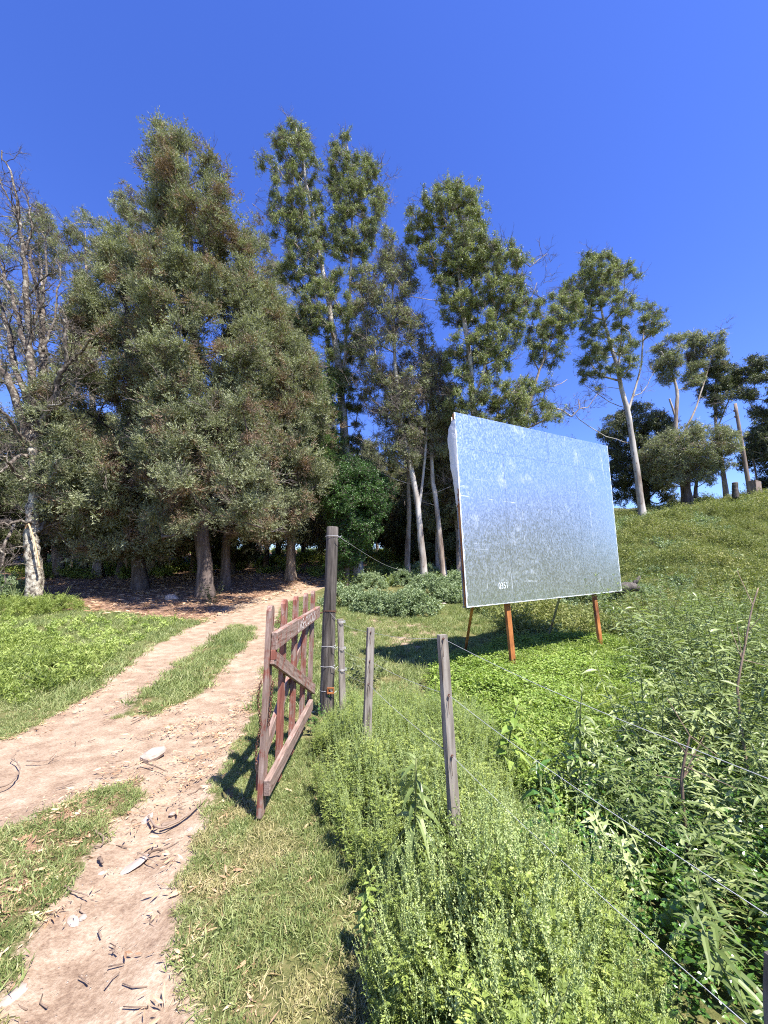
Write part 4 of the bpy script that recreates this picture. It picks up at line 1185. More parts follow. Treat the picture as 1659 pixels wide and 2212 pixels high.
# ------------------------------------------------------------------ the gate
GX, GY = -0.836, 2.93
def gate():
    base = np.array([GX, GY, T1(GX, GY)])
    root = empty('wooden_gate', base)
    tag(root, 'open wooden gate with worn red paint and white lettering, seen nearly edge-on beside the track', 'gate')
    d = np.array([0.0165, 1.0, 0]); d /= np.linalg.norm(d)      # along the gate, away from the camera
    s = np.array([d[1], -d[0], 0])                                # its right side
    up = np.array([0, 0, 1.0])
    rotg = np.stack([d, s, up], 1)
    zt = [1.405, 1.43, 1.44, 1.455, 1.47]; zb = [0.0, 0.04, 0.06, 0.30, 0.30]
    zb = [0.02, 0.06, 0.09, 0.12, 0.14]
    for k in range(5):
        m = MB(); h = zt[k] - zb[k]; W, D = 0.085, 0.036
        # picket with a rounded top
        prof = [(-W / 2, 0), (W / 2, 0), (W / 2, h - 0.035), (W * .3, h - 0.008), (0, h), (-W * .3, h - 0.008), (-W / 2, h - 0.035)]
        n = len(prof); V = []
        for sy in (-D / 2, D / 2):
            for a, z in prof: V.append([a, sy, z])
        lean = R.normal() * 0.006
        V = np.array(V); V[:, 0] += lean * V[:, 2]
        V[:, 1] += 0.004 * np.sin(V[:, 2] * 3 + k)
        q = [(i, (i + 1) % n, n + (i + 1) % n, n + i) for i in range(n)]
        t = [(0, i + 1, i) for i in range(1, n - 1)] + [(n, n + i, n + i + 1) for i in range(1, n - 1)]
        V = V @ rotg.T + d * (0.387 * k) + up * zb[k]
        m.add(V, q, t)
        m.build('picket', M['gate_v'], root)
    def rail(name, t0, z0, t1, z1, hgt, thick, side, cut=0, label=None):
        """a board along the gate from (t0, z0) to (t1, z1), on the side +1 right, -1 left"""
        a = d * t0 + up * z0; b = d * t1 + up * z1
        ax = (b - a) / np.linalg.norm(b - a)
        z_ = up - ax * ax[2]; z_ /= np.linalg.norm(z_)
        rot = np.stack([ax, s, z_], 1)
        m = MB(); m.box((0, 0, 0), (np.linalg.norm(b - a), thick, hgt), None, 0.004)
        o = m.build(name, M['gate_h'], root)
        c = (a + b) / 2 + s * side * (0.018 + thick / 2 + 0.002)
        o.matrix_local = Matrix.Translation(Vector(c)) @ Matrix([list(r) for r in rot]).to_4x4()
        if label: o['label'] = label
        return o, c, rot
    top, ctop, rtop = rail('rail', -0.03, 1.155, 1.68, 1.225, 0.125, 0.045, 1, label='upper board with white painted letters')
    rail('rail', -0.04, 0.20, 1.42, 0.30, 0.10, 0.045, 1, label='bottom board with bare weathered grain')
    rail('brace', -0.02, 1.045, 1.60, 0.40, 0.10, 0.030, 1, label='diagonal board sloping down towards the hinge post')
    rail('brace', 0.0, 0.30, 1.55, 1.12, 0.10, 0.035, -1, label='diagonal board rising on the rear side of the pickets')
    rail('stile', -0.01, 0.0, 0.0, 0.0, 0.01, 0.01, -1) if False else None
    # end block under the rail end
    m = MB(); m.box(s * (0.018 + 0.02) + up * 1.06 - d * 0.005, (0.05, 0.036, 0.07), rotg, 0.003); m.build('end_block', M['gate_v'], root)
    # rear ledges with pointed piece at the foot
    m = MB()
    W, D, h = 0.05, 0.03, 0.20
    V = np.array([[x, y, z] for x in (-W / 2, W / 2) for y in (-D / 2, D / 2) for z in (0, h)] + [[0, 0, h + 0.045]])
    q = [(0, 1, 3, 2), (4, 6, 7, 5), (0, 4, 5, 1), (2, 3, 7, 6), (0, 2, 6, 4)]
    t = [(1, 5, 8), (5, 7, 8), (7, 3, 8), (3, 1, 8)]
    m.add(V @ rotg.T - s * 0.055 + d * .1 + up * 0.13, q, t); m.build('pointed_stub', M['gate_v'], root)
    # chain hung round the first picket
    ch = MB()
    pts = []
    for a in np.linspace(0, 1, 28):
        x = -0.030 - 0.02 * math.sin(a * 3.1); pts.append(-s * (0.03 + 0.012 * math.sin(a * 9)) - d * (0.052 + 0.01 * math.sin(a * 5)) + up * (0.88 - a * 0.52))
    for a in np.linspace(0, 1, 16):
        pts.append(s * (0.032) + d * (0.05 - 0.05 * a) + up * (0.86 - a * 0.26 ) - d * .03)
    pts.append(pts[-1])
    for i in range(len(pts) - 1):
        c = pts[i]; ax = (np.array([0, 0, -1.0]) if i != 27 else np.array([0, 0, -1.0]))
        sd_ = s if i % 2 else d
        th = np.arange(9) * 2 * math.pi / 8
        ring = [c + ax * 0.0135 * math.cos(a) + sd_ * 0.008 * math.sin(a) for a in th]
        ch.tube(ring, 0.0032, 4, False)
    co_ = ch.build('chain', M['rust_dark'], root, True); co_['kind'] = 'stuff'
    # loose tie wire and nail heads
    wr = MB()
    p0 = s * 0.02 + up * 1.285 + d * .04
    wr.tube([p0, p0 + s * .02 + up * .01, p0 + s * .03 + d * .05 - up * .02, p0 + s * .015 + d * .12 + up * .03, p0 + s * .03 + d * .16 + up * .05], 0.003, 4)
    wr.tube([p0 - up * .01, p0 + s * .03 - up * .01, p0 + s * .035 + up * .03], 0.004, 5)
    wr.build('tie_wire', M['rust_dark'], root, True)
    for (t_, z_) in ((0.0, 1.165), (0.387, 1.17), (0.774, 1.185), (1.16, 1.2), (1.55, 1.215), (0.0, .2), (.387, .23), (.774, .26), (1.16, .285)):
        m = MB(); c = d * t_ + up * z_ + s * (0.018 + 0.045 + 0.003)
        m.tube([c - s * .004, c + s * .002], 0.007, 6); m.build('nail_head', M['rust_dark'], root)
    # hinge hook towards the post
    m = MB(); a = d * 1.66 + up * 1.21 + s * .04
    m.tube([a, a + d * .06, a + d * .12 - up * .01, a + d * .20 - up * .01 + s * .02], .009, 6); m.build('hinge_hook', M['rust_dark'], root, True)
    # LAS·CUCUS, painted on the upper board
    cu = bpy.data.curves.new('lettering', 'FONT'); cu.body = 'LAS\u00b7CUCUS'; cu.size = 0.105; cu.offset = 0.0022; cu.space_character = 1.12
    to = bpy.data.objects.new('lettering_tmp', cu); me = bpy.data.meshes.new_from_object(to); bpy.data.objects.remove(to)
    me.materials.clear(); me.materials.append(M['white_paint'])
    n = len(me.vertices); co = np.zeros(n * 3, np.float32); me.vertices.foreach_get('co', co); co = co.reshape(-1, 3)
    co[:, 0] -= co[:, 0].min(); co[:, 1] -= co[:, 1].min()
    sx = 0.80 / co[:, 0].max(); sy = 0.095 / co[:, 1].max()
    co[:, 0] *= sx; co[:, 1] *= sy
    me.vertices.foreach_set('co', co.ravel()); me.update()
    o = link('lettering', me, root)
    ax, s_, z_ = rtop[:, 0], rtop[:, 1], rtop[:, 2]
    pos = ctop + s_ * (0.0225 + 0.0012) - z_ * 0.047 + ax * (0.62 - 0.855)
    o.matrix_local = Matrix.Translation(Vector(pos)) @ Matrix([list(r) for r in np.stack([ax, z_, s_], 1)]).to_4x4()
    o['label'] = 'white painted words LAS CUCUS'
    return root
gate()

# ------------------------------------------------------------------ gate post and wire fence
def rough_post(name, p0, p1, r, mat, parent, n=12, sq=False, wob=0.01):
    p0 = np.asarray(p0); p1 = np.asarray(p1)
    k = 14; pts = [p0 + (p1 - p0) * t for t in np.linspace(0, 1, k)]
    pts = np.array(pts); pts[1:-1, :2] += R.normal(size=(k - 2, 2)) * wob * 0.3
    m = MB()
    if sq:
        ax = (p1 - p0) / np.linalg.norm(p1 - p0); L = np.linalg.norm(p1 - p0)
        a = np.array([0.9, .35, 0]); a -= ax * np.dot(a, ax); a /= np.linalg.norm(a); b = np.cross(ax, a)
        seg = 8
        V = []
        for t in np.linspace(0, 1, seg):
            c = p0 + (p1 - p0) * t; w_ = r * (1.06 - 0.12 * t); j = R.normal(size=4) * wob * 0.12
            for q, (sx, sy) in enumerate(((-1, -1), (1, -1), (1, 1), (-1, 1))):
                V.append(c + a * sx * (w_ + j[q]) + b * sy * (w_ * .78 + j[(q + 1) % 4]))
        V = np.array(V)
        q_ = [(4 * i + j, 4 * i + (j + 1) % 4, 4 * i + 4 + (j + 1) % 4, 4 * i + 4 + j) for i in range(seg - 1) for j in range(4)]
        q_ += [(3, 2, 1, 0), (4 * seg - 4, 4 * seg - 3, 4 * seg - 2, 4 * seg - 1)]
        m.add(V, q_)
        return m.build(name, mat, parent)
    rr = np.full(k, r) * np.linspace(1.10, 0.93, k)
    pts = np.concatenate([pts, [p1 + (p1 - p0) / np.linalg.norm(p1 - p0) * 0.012]]); rr = np.append(rr, r * 0.80)
    m.tube(pts, rr, n)
    v = m.v[-1]; nn_ = fbm(v[:, 0] * 14 + v[:, 2] * .5, v[:, 1] * 14 + v[:, 2] * .8, 51, 3) - .47
    ax = np.repeat(pts, n, 0); m.v[-1] = ax + (v - ax) * (1 + nn_[:, None] * 0.22)
    return m.build(name, mat, parent, smooth=True)

def wrap(m, c, axis, r, turns=1.6, rw=0.0025, pitch=0.012):
    n = int(14 * turns) + 1
    pts = [c + np.array([math.cos(t), math.sin(t), 0]) * r + axis * (pitch * t / 6.28) for t in np.linspace(0, 6.28 * turns, n)]
    m.tube(pts, rw, 4)

PX, PY = P(705, 1510, 4.95)[0], 4.95
pz = T1(PX, PY)
ptop = P(718, 1140, 4.95)
pr = empty('gate_post', (PX, PY, pz))
tag(pr, 'tall thick round dark wooden gate post wrapped with wire', 'post')
rough_post('post', (0, 0, -0.3), ptop - np.array([PX, PY, pz]), 0.082, M['post_dark'], pr, 16)
pv = (ptop - np.array([PX, PY, pz])); pvn = pv / np.linalg.norm(pv)
for py, tn in ((1160, 1.3), (1322, 2.2), (1397, 1.2), (1440, 1.3), (1492, 1.4)):
    z = P(710, py, 4.93)[2] - pz
    m = MB(); wrap(m, pv * (z / pv[2]), pvn, 0.089, tn, 0.0028)
    c = pv * (z / pv[2])
    m.tube([c + np.array([.05, -.08, 0]), c + np.array([.08, -.10, .01]), c + np.array([.10, -.08, -.01]), c + np.array([.13, -.06, .01])], 0.003, 4)
    o = m.build('wire_wrap', M['rust_dark'] if py == 1322 else M['steel'], pr, True)
m = MB()
z = P(718, 1492, 4.85)[2] - pz
c = np.array([P(714, 1492, 4.85)[0] - PX, -0.10, z])
for a in (-1, 1):
    m.box(c + np.array([0, 0, a * .028]), (0.085, 0.012, 0.02), None, .003); m.box(c + np.array([a * .035, 0, 0]), (0.02, 0.012, 0.05), None, .003)
m.build('wire_tensioner', M['rust'], pr)

fence = empty('wire_fence', (PX, PY, T1(PX, PY)))
tag(fence, 'wire fence of grey wooden stakes and thin strands running to the right corner', 'fence')
fb = np.array(fence.location)
def fl(Y, off=0): return np.array([-0.68 + 0.4 * (4.9 - Y) + off, Y])
posts = []
for (px0, py0, px1, py1, Y, r, ls) in (
        (735, 1337, 740, 1520, 4.41, 0.030, 'short stake with wire twists, nearest the gate post'),
        (801, 1356, 792, 1600, 3.50, 0.031, 'middle stake with three wire holes'),
        (955, 1371, 982, 1775, 2.35, 0.026, 'nearest stake with three wire holes, leaning slightly'),
        (1668, 2062, 1677, 2330, 1.08, 0.016, 'dark stake at the bottom right corner')):
    a = P(px0, py0, Y); b = P(px1, py1, Y)
    b = b - (a - b) * 0.35
    o = rough_post('fence_stake', b - fb, a - fb, r, M['post_grey'] if Y > 1.2 else M['post_dark'], fence, sq=True, wob=0.012)
    o['label'] = ls
    posts.append((a, b))
# strands: through the holes of each stake, on to the corner and beyond the frame
rows_ = []
hole = {4.41: (1347, 1404, 1450), 3.50: (1366, 1428, 1478), 2.35: (1380, 1502, 1633)}
hx = {4.41: (737, 738, 739), 3.50: (801, 799, 796), 2.35: (958, 970, 977)}
pz_rows = (1322, 1397, 1440)
exitp = ((1659, 1682), (1659, 1977), (1612, 2212))
exitY = (0.985, 1.02, 1.09)
for k in range(3):
    line = [P(712, pz_rows[k], 4.86)]
    for Y in (4.41, 3.50, 2.35): line.append(P(hx[Y][k], hole[Y][k], Y - 0.03))
    e = P(*exitp[k], exitY[k]); line.append(e)
    dv = (e - line[-2]); line.append(e + dv * 2.2)
    pts = []
    for a, b in zip(line[:-1], line[1:]):
        for t in np.linspace(0, 1, 9)[:-1]:
            p = a + (b - a) * t; p[2] -= 0.014 * math.sin(math.pi * t) * np.linalg.norm(b - a); pts.append(p)
    pts.append(line[-1])
    m = MB(); m.tube(np.array(pts) - fb, 0.0011, 5); m.build('wire', M['steel'], fence, True)
for (a, b), Y in zip(posts[:3], (4.41, 3.50, 2.35)):
    for k in range(3):
        c = P(hx[Y][k], hole[Y][k], Y - 0.028) - fb
        if Y > 4 :
            m = MB(); wrap(m, c + np.array([0, .03, 0]), np.array([0, 0, 1.0]), 0.043, 2.3, 0.0022)
            m.build('wire_twist', M['steel'], fence, True)
        else:
            m = MB(); m.tube([c + np.array([0, -.004, 0]), c + np.array([0, .002, 0])], 0.0075, 8); m.build('wire_hole', M['rust_dark'], fence)
            m = MB(); m.tube([c, c + np.array([-.006, -.004, -.03]), c + np.array([-.002, -.002, -.10])], 0.0014, 4); m.build('staple_wire', M['rust_dark'], fence)
# strand from the head of the gate post off to the bushes behind
t0 = P(733, 1160, 4.95); t1 = P(880, 1232, 13.0)
m = MB(); m.tube([t0 + (t1 - t0) * t - np.array([0, 0, .12 * math.sin(math.pi * t)]) - fb for t in np.linspace(0, 1, 12)], 0.0026, 4)
o = m.build('wire', M['steel'], fence, True); o['label'] = 'strand running back from the head of the gate post'

# ------------------------------------------------------------------ poles on the ridge
def pole(name, label, pxt, pxb, Y, r0, r1, cat='pole'):
    a = P(*pxt, Y); b = P(*pxb, Y); b = np.array([b[0], Y, b[2]])
    root = empty(name, b); tag(root, label, cat)
    m = MB(); pts = np.array([(a - b) * t for t in np.linspace(-0.12, 1, 12)]); m.tube(pts, np.linspace(r0, r1, 12), 10)
    m.build('shaft', M['pole_wood'], root, True)
    return root, a, b
ur, ua, ub_ = pole('utility_pole', 'leaning wooden utility pole standing on the grassy ridge', (1588, 872), (1622, 1076), 23.0, 0.13, 0.085)
for dz, dx in ((-0.55, -0.14), (-0.95, -0.14), (-1.9, -0.12)):
    m = MB(); c = (ua - ub_) + np.array([dx, 0, dz]); m.tube([c + np.array([0.05, 0, 0]), c, c + np.array([-.02, 0, .10])], [0.02, 0.02, 0.05], 6)
    m.build('insulator', M['rust_dark'], ur)
for k, dz in enumerate((-0.5, -0.9)):
    e = P(1100, 1085 + k * 8, 60)
    s0 = ua + np.array([-.14, 0, dz])
    m = MB(); pts = [s0 + (e - s0) * t - np.array([0, 0, 1.2 * math.sin(math.pi * t)]) - s0 for t in np.linspace(0, 1, 14)]
    m.tube(pts, 0.012, 3)
    o = m.build('power_line', M['rust_dark']); o.location = s0
    tag(o, ('upper' if k == 0 else 'lower') + ' thin power line running left from the utility pole', 'cable')
pole('thin_pole', 'thin bare pole beyond the utility pole near the right edge', (1615, 930), (1640, 1062), 27.0, 0.07, 0.04)
def stump(label, px0, py0, px1, py1, Y, r, mat, sq=False):
    a = P(px0, py0, Y); b = P(px1, py1, Y)
    root = empty('ridge_stump', b); tag(root, label, 'stump')
    rough_post('stub', (0, 0, -.3), a - b, r, mat, root, 9, sq, 0.03)
stump('short dark charred stump on the ridge left of the utility pole', 1587, 1043, 1588, 1066, 22.5, 0.16, M['post_dark'])
stump('squat dark block with pale cap right of the utility pole foot', 1628, 1040, 1630, 1068, 22.8, 0.30, M['pole_wood'], True)

# ------------------------------------------------------------------ plants
def lance(m, b, d, nrm, L, W, droop=0.25, mid2=0.62):
    """leaf blades of three segments with a folded midrib"""
    b = np.asarray(b, float); n = len(b)
    d = d / (np.linalg.norm(d, axis=1)[:, None] + 1e-9)
    s = np.cross(d, nrm); s /= np.linalg.norm(s, axis=1)[:, None] + 1e-9
    u = np.cross(s, d)
    L = np.broadcast_to(L, (n,))[:, None]; W = np.broadcast_to(W, (n,))[:, None]
    g = np.array([0, 0, -1.0])
    def at(t): return b + d * L * t + g * (droop * L * t * t)
    c0, c1, c2, c3 = at(0), at(.3), at(mid2), at(1)
    V = np.stack([c0, c1 + s * W / 2 + u * W * .13, c1, c1 - s * W / 2 + u * W * .13, c2 + s * W * .42 + u * W * .1, c2, c2 - s * W * .42 + u * W * .1, c3], 1).reshape(-1, 3)
    i = np.arange(n)[:, None] * 8
    m.add(V, np.concatenate([i + np.array([[1, 4, 5, 2]]), i + np.array([[2, 5, 6, 3]])]), np.concatenate([i + np.array([[0, 1, 2]]), i + np.array([[0, 2, 3]]), i + np.array([[4, 7, 5]]), i + np.array([[5, 7, 6]])]))

def ragweed_mesh(h):
    m = MB()
    def shoot(p, d, l, nl, spikes):
        m.m = 1
        pts = [p]; dd = d.copy()
        for k in range(4): dd = dd + R.normal(size=3) * .06 + np.array([0, 0, .08]); dd /= np.linalg.norm(dd); pts.append(pts[-1] + dd * l / 4)
        m.tube(pts, np.linspace(.0028, .0012, 5), 3, False); m.m = 0
        pts = np.array(pts)
        for q in range(nl):
            t = (q + R.random() * .5) / nl
            i = min(3, int(t * 4)); c = pts[i] + (pts[i + 1] - pts[i]) * (t * 4 - i)
            a = R.uniform(0, 6.28); out = np.array([math.cos(a), math.sin(a), R.uniform(.1, .8)]); out /= np.linalg.norm(out)
            Lf = R.uniform(.05, .10) * (1.15 - .5 * t)
            k = 6
            tt = np.linspace(.25, 1, k)
            r_ = c + out * Lf * tt[:, None] - np.array([0, 0, 1]) * (tt ** 2 * Lf * .3)[:, None]
            side = np.cross(out, [0, 0, 1.0]); side /= np.linalg.norm(side)
            nn2 = rdir(k, 1.2)
            for sg in (-1, 1):
                m.leaves(r_, out * .75 + side * sg * .8 + R.normal(size=(k, 3)) * .12, nn2, Lf * .36 * (1.1 - .5 * tt), Lf * .12)
            m.leaves([r_[-1]], np.array([out]), nn2[:1], Lf * .35, Lf * .12)
            m.leaves([c], np.array([r_[-1] - c]), nn2[:1], np.linalg.norm(r_[-1] - c), .004)
        for q in range(spikes):
            sd_ = dd * np.array([.5, .5, 1]) + R.normal(size=3) * (.07 if q == 0 else .22); sd_ /= np.linalg.norm(sd_)
            L = R.uniform(.09, .17) * (1.3 if q == 0 else .7)
            m.m = 2; n = 30
            tt = np.linspace(0, 1, n); b = pts[-1] + sd_ * L * tt[:, None]
            m.leaves(b, rdir(n, .5) + sd_ * .3, rdir(n), .011 * (1.15 - .6 * tt), .007); m.m = 0
    shoot(np.zeros(3), np.array([R.normal() * .07, R.normal() * .07, 1.0]), h, 17, 4)
    for q in range(7):
        a = R.uniform(0, 6.28); z = h * R.uniform(.25, .75)
        shoot(np.array([0, 0, z]), np.array([math.cos(a) * .7, math.sin(a) * .7, .9]), h * R.uniform(.25, .45), 7, R.integers(1, 3))
    return m.me('ragweed_plant', [M['ragweed'], M['stem'], M['spike']])

def stem_plant(h, nst, nl, L, W, mat, spread=.35, droop=.3, bare=.15, r=.005, lup=.35):
    """several arching stems set with lance leaves; returns stem mesh, leaf mesh"""
    sm = MB(); lm = MB()
    for k in range(nst):
        a = R.uniform(0, 6.28)
        d = np.array([math.cos(a) * spread, math.sin(a) * spread, 1.0]) * (1 if k else 1); d /= np.linalg.norm(d)
        hh = h * R.uniform(.65, 1.0); pts = [np.array([math.cos(a), math.sin(a), 0]) * .02 * k]
        for q in range(6): d = d + R.normal(size=3) * .07; d /= np.linalg.norm(d); pts.append(pts[-1] + d * hh / 6)
        pts = np.array(pts); sm.tube(pts, np.linspace(r, .0018, 7), 4, False)
        n = nl; t = np.sort(R.uniform(bare, 1.0, n)); t[-4:] = 1.0
        i = np.minimum(5, (t * 6).astype(int)); c = pts[i] + (pts[i + 1] - pts[i]) * (t * 6 - i)[:, None]
        az = np.arange(n) * 2.4 + R.uniform(0, 6)
        out = np.stack([np.cos(az), np.sin(az), R.uniform(-.1, .9, n) * lup * 2], 1)
        out[-4:, 2] += 1.2
        ll = R.uniform(.65, 1.1, n) * L * np.where(t > .92, .6, 1)
        lance(lm, c, out, np.stack([0 * az, 0 * az, 0 * az + 1], 1) + rdir(n) * .55, ll, ll * W, droop)
    return sm.me('stem', [M['stem']], True), lm.me('leaves', [mat])

def clover_mesh():
    m = MB(); n = 34
    b0 = R.normal(size=(n, 3)) * .075; b0[:, 2] = R.uniform(.05, .17, n)
    m.m = 1
    for k in range(0, n, 3): m.tube([b0[k] * np.array([.4, .4, 0]), b0[k]], [.002, .001], 3, False)
    m.m = 0
    for j in range(3):
        az = R.uniform(0, 6.28, n)
        m.leaves(b0, np.stack([np.cos(az), np.sin(az), R.uniform(-.2, .6, n)], 1), rdir(n, 1.5), R.uniform(.017, .03, n), R.uniform(.012, .02, n), .55)
    return m.me('clover', [M['clover'], M['stem']])

def tuft_mesh(mat, n, h, r, w, lean=.55):
    m = MB()
    a = R.uniform(0, 6.28, n); rr = r * R.random(n) ** .5
    b = np.stack([np.cos(a) * rr, np.sin(a) * rr, 0 * a], 1)
    d = rdir(n, 1.1, lean * 1.4); d[:, 2] = np.abs(d[:, 2])
    L = h * R.uniform(.45, 1.1, n)
    nrm = rdir(n)
    s = np.cross(d, nrm); s /= np.linalg.norm(s, axis=1)[:, None]
    mid = b + d * L[:, None] * .55
    d2 = d + rdir(n) * .45 - np.array([0, 0, .25])
    tip = mid + d2 * L[:, None] * .5
    V = np.stack([b - s * w / 2, b + s * w / 2, mid + s * w * .4, tip, mid - s * w * .4], 1).reshape(-1, 3)
    i = np.arange(n)[:, None] * 5
    m.add(V, i + np.array([[0, 1, 2, 4]]), i + np.array([[4, 2, 3]]))
    return m.me('tuft', [mat])

def litter_mesh():
    m = MB(); n = 6
    b = R.normal(size=(n, 3)) * .07; b[:, 2] = R.uniform(.004, .02, n)
    az = R.uniform(0, 6.28, n)
    d = np.stack([np.cos(az), np.sin(az), R.normal(size=n) * .12], 1)
    L = R.uniform(.045, .12, n)
    lance(m, b, d, rdir(n, 1.2), L, L * R.uniform(.13, .2), R.uniform(-.1, .15))
    return m.me('dead_leaves', [M['litter']])

def scrub_mesh(mat, h=.5, n=170, w=.009):
    m = MB()
    for k in range(9):
        d = rdir(1, 1.3)[0]; l = h * R.uniform(.5, 1); q = n // 9
        t = R.uniform(.1, 1, q)
        m.leaves(t[:, None] * l * d[None] + R.normal(size=(q, 3)) * .02, d[None] * .7 + rdir(q), rdir(q), R.uniform(.04, .09, q), R.uniform(w, w * 2.6, q))
    return m.me('scrub', [mat])

S['rag'] = source('ragweed_source', [ragweed_mesh(h) for h in (.50, .56, .62, .68)])
S['clover'] = source('clover_source', [clover_mesh() for k in range(4)])
S['grass'] = source('grass_source', [tuft_mesh(M['grass'], 30, .055, .05, .0042, .8) for k in range(4)])
S['dry'] = source('dry_grass_source', [tuft_mesh(M['drygrass'], 26, .05, .05, .004, .9) for k in range(4)])
S['fargrass'] = source('far_grass_source', [tuft_mesh(M['grass'], 34, .11, .11, .008, .7) for k in range(4)])
S['litter'] = source('litter_source', [litter_mesh() for k in range(5)])
S['scrub'] = source('scrub_source', [scrub_mesh(M['hillgrass']) for k in range(5)])
S['bushy'] = source('bushy_source', [scrub_mesh(M['bush'], .42, 110, .026) for k in range(4)])
S['weedy'] = source('weedy_source', [scrub_mesh(M['ragweed'], .26, 130, .008) for k in range(4)])
S['yel'] = source('yellow_source', [scrub_mesh(M['yellow'], .2, 80, .014) for k in range(4)])
wl = [stem_plant(.75, 4, 26, .105, .19, M['willow'], .4) for k in range(3)]
S['willow_low'] = source('willow_undergrowth_source', [w_[1] for w_ in wl])
sp_ = [stem_plant(.40, 5, 16, .045, .5, M['broad'], .6, .2) for k in range(3)]
S['broad_low'] = source('broad_undergrowth_source', [w_[1] for w_ in sp_])

def fill(poly, dens, keep=None, dmax=None):
    """random points inside a polygon, dens per square metre, may fall off with distance"""
    p = np.asarray(poly)[:, :2]; lo = p.min(0); hi = p.max(0)
    n = int((hi - lo).prod() * dens)
    x = R.uniform(lo[0], hi[0], n); y = R.uniform(lo[1], hi[1], n)
    k = inside(poly, x, y) > 0
    if keep is not None: k &= keep(x, y)
    k &= np.hypot(x, y) > .45
    return x[k], y[k]

def lay(name, src, x, y, smin, smax, label, zo=0.0, tilt=.12, cat=None, by_noise=None):
    z = T(x, y) - zo
    n = len(x); d = np.stack([R.normal(size=n) * tilt, R.normal(size=n) * tilt, np.ones(n)], 1)
    s = R.uniform(smin, smax, n)
    if by_noise is not None: s = s * by_noise(x, y)
    o = scatter(name, S[src], np.stack([x, y, z], 1), eul(d, R.uniform(0, 6.28, n)), s)
    tag(o, label, cat, kind='stuff')
    return o

# ragweed either side of the fence
dfr = lambda x, y: inside(rag, x, y)
x, y = fill(rag, 185)
lay('ragweed', 'rag', x, y, .74, 1.02, 'mass of feathery ragweed with pale flower spikes around the fence', tilt=.13,
    by_noise=lambda x, y: (.55 + .40 * sstep(0, .35, dfr(x, y))) * (1 + .12 * (y < 1.8)) * (.72 + .5 * fbm(x * 1.3, y * 1.3, 88)) * (1 - .28 * sstep(1.9, 2.4, y)) * (1 - .45 * np.exp(-((x - .28) ** 2 / .05 + (y - 2.12) ** 2 / .06))) * (1 - .3 * np.exp(-((x + .12) ** 2 / .05 + (y - 2.0) ** 2 / .08))))
# willow-leaved undergrowth
x, y = fill(thicket, 17)
lay('willow_leaved_undergrowth', 'willow_low', x, y, .6, 1.1, 'tangle of narrow-leaved shoots under the tall shrubs at the right', tilt=.3)
x, y = fill([(1.0, .9), (1.1, 1.9), (1.0, 2.6), (1.6, 3.3), (3.5, 3.2), (3.0, .9)], 60)
lay('leafy_undergrowth', 'broad_low', x, y, .6, 1.2, 'yellow-green small-leaved undergrowth below the fence wires', tilt=.3)
# clover-like cover round the billboard
x, y = fill(clov, 210)
lay('bright_ground_cover', 'clover', x, y, .7, 1.25, 'bright green clover-like ground cover around the billboard legs', by_noise=lambda x, y: .3 + 1.5 * fbm(x * 1.8, y * 1.8, 71))
x, y = fill(clov, 16)
lay('ground_cover_sprigs', 'weedy', x, y, .6, 1.2, 'taller green sprigs in the clover around the billboard')

def grassmask(x, y):
    return (path_sd(x, y) < .04 + .16 * (fbm(x * 3, y * 3, 91) - .5)) & (fbm(x * 2.2, y * 2.2, 95) > .30)
near = [(-6.5, .5), (-6.5, 7), (7, 7), (7, 3), (1.4, .5)]
x, y = fill([(-1.6, .6), (-1.6, 7.0), (.8, 7.0), (.8, .6)], 620, grassmask)
fl_ = inside(forest, x, y) < 0
k = (x < .3) & fl_
x, y = x[k], y[k]
dry = fbm(x * 1.1, y * 1.1, 55) + .22 * (y < 1.9) + .06 * (x > -.5) > .60
lay('grass', 'grass', x[~dry], y[~dry], .55, 1.25, 'short green grass beside the gate and track')
kd = dry | (R.random(len(x)) < .2)
lay('dry_grass', 'dry', x[kd], y[kd], .55, 1.2, 'straw-coloured short grass beside the track')
x, y = fill([(-6.5, .6), (-6.5, 6.0), (-1.6, 6.0), (-1.6, .6)], 260, grassmask)
lay('grass', 'grass', x, y, .7, 1.5, 'green grass on the strip between the wheel tracks')
kd = R.random(len(x)) < .3
lay('dry_grass', 'dry', x[kd], y[kd], .6, 1.4, 'straw-coloured grass between the wheel tracks')
x, y = fill([(-12, 5.5), (-12, 15), (6, 15), (9, 11), (6, 7), (1, 5.0), (-1, 5.0)], 75, lambda x, y: grassmask(x, y) & (inside(forest, x, y) < .3))
lay('meadow_grass', 'fargrass', x, y, .6, 1.3, 'green meadow grass between the track and the trees', by_noise=lambda x, y: .6 + .9 * fbm(x * .8, y * .8, 15))
x, y = fill(tall_l, 30, grassmask)
lay('meadow_weeds', 'weedy', x, y, .6, 1.3, 'taller feathery weeds on the lawn left of the track', by_noise=lambda x, y: .5 + 1.0 * fbm(x * .6, y * .6, 16))
x, y = fill([(-12, 6.5), (-12, 12), (-2.5, 12), (-2.5, 6.5)], 9, lambda x, y: (path_sd(x, y) < -.5) & (inside(forest, x, y) < 0))
lay('yellow_weeds', 'yel', x, y, .7, 1.3, 'pale yellow-green weeds dotted over the left lawn')
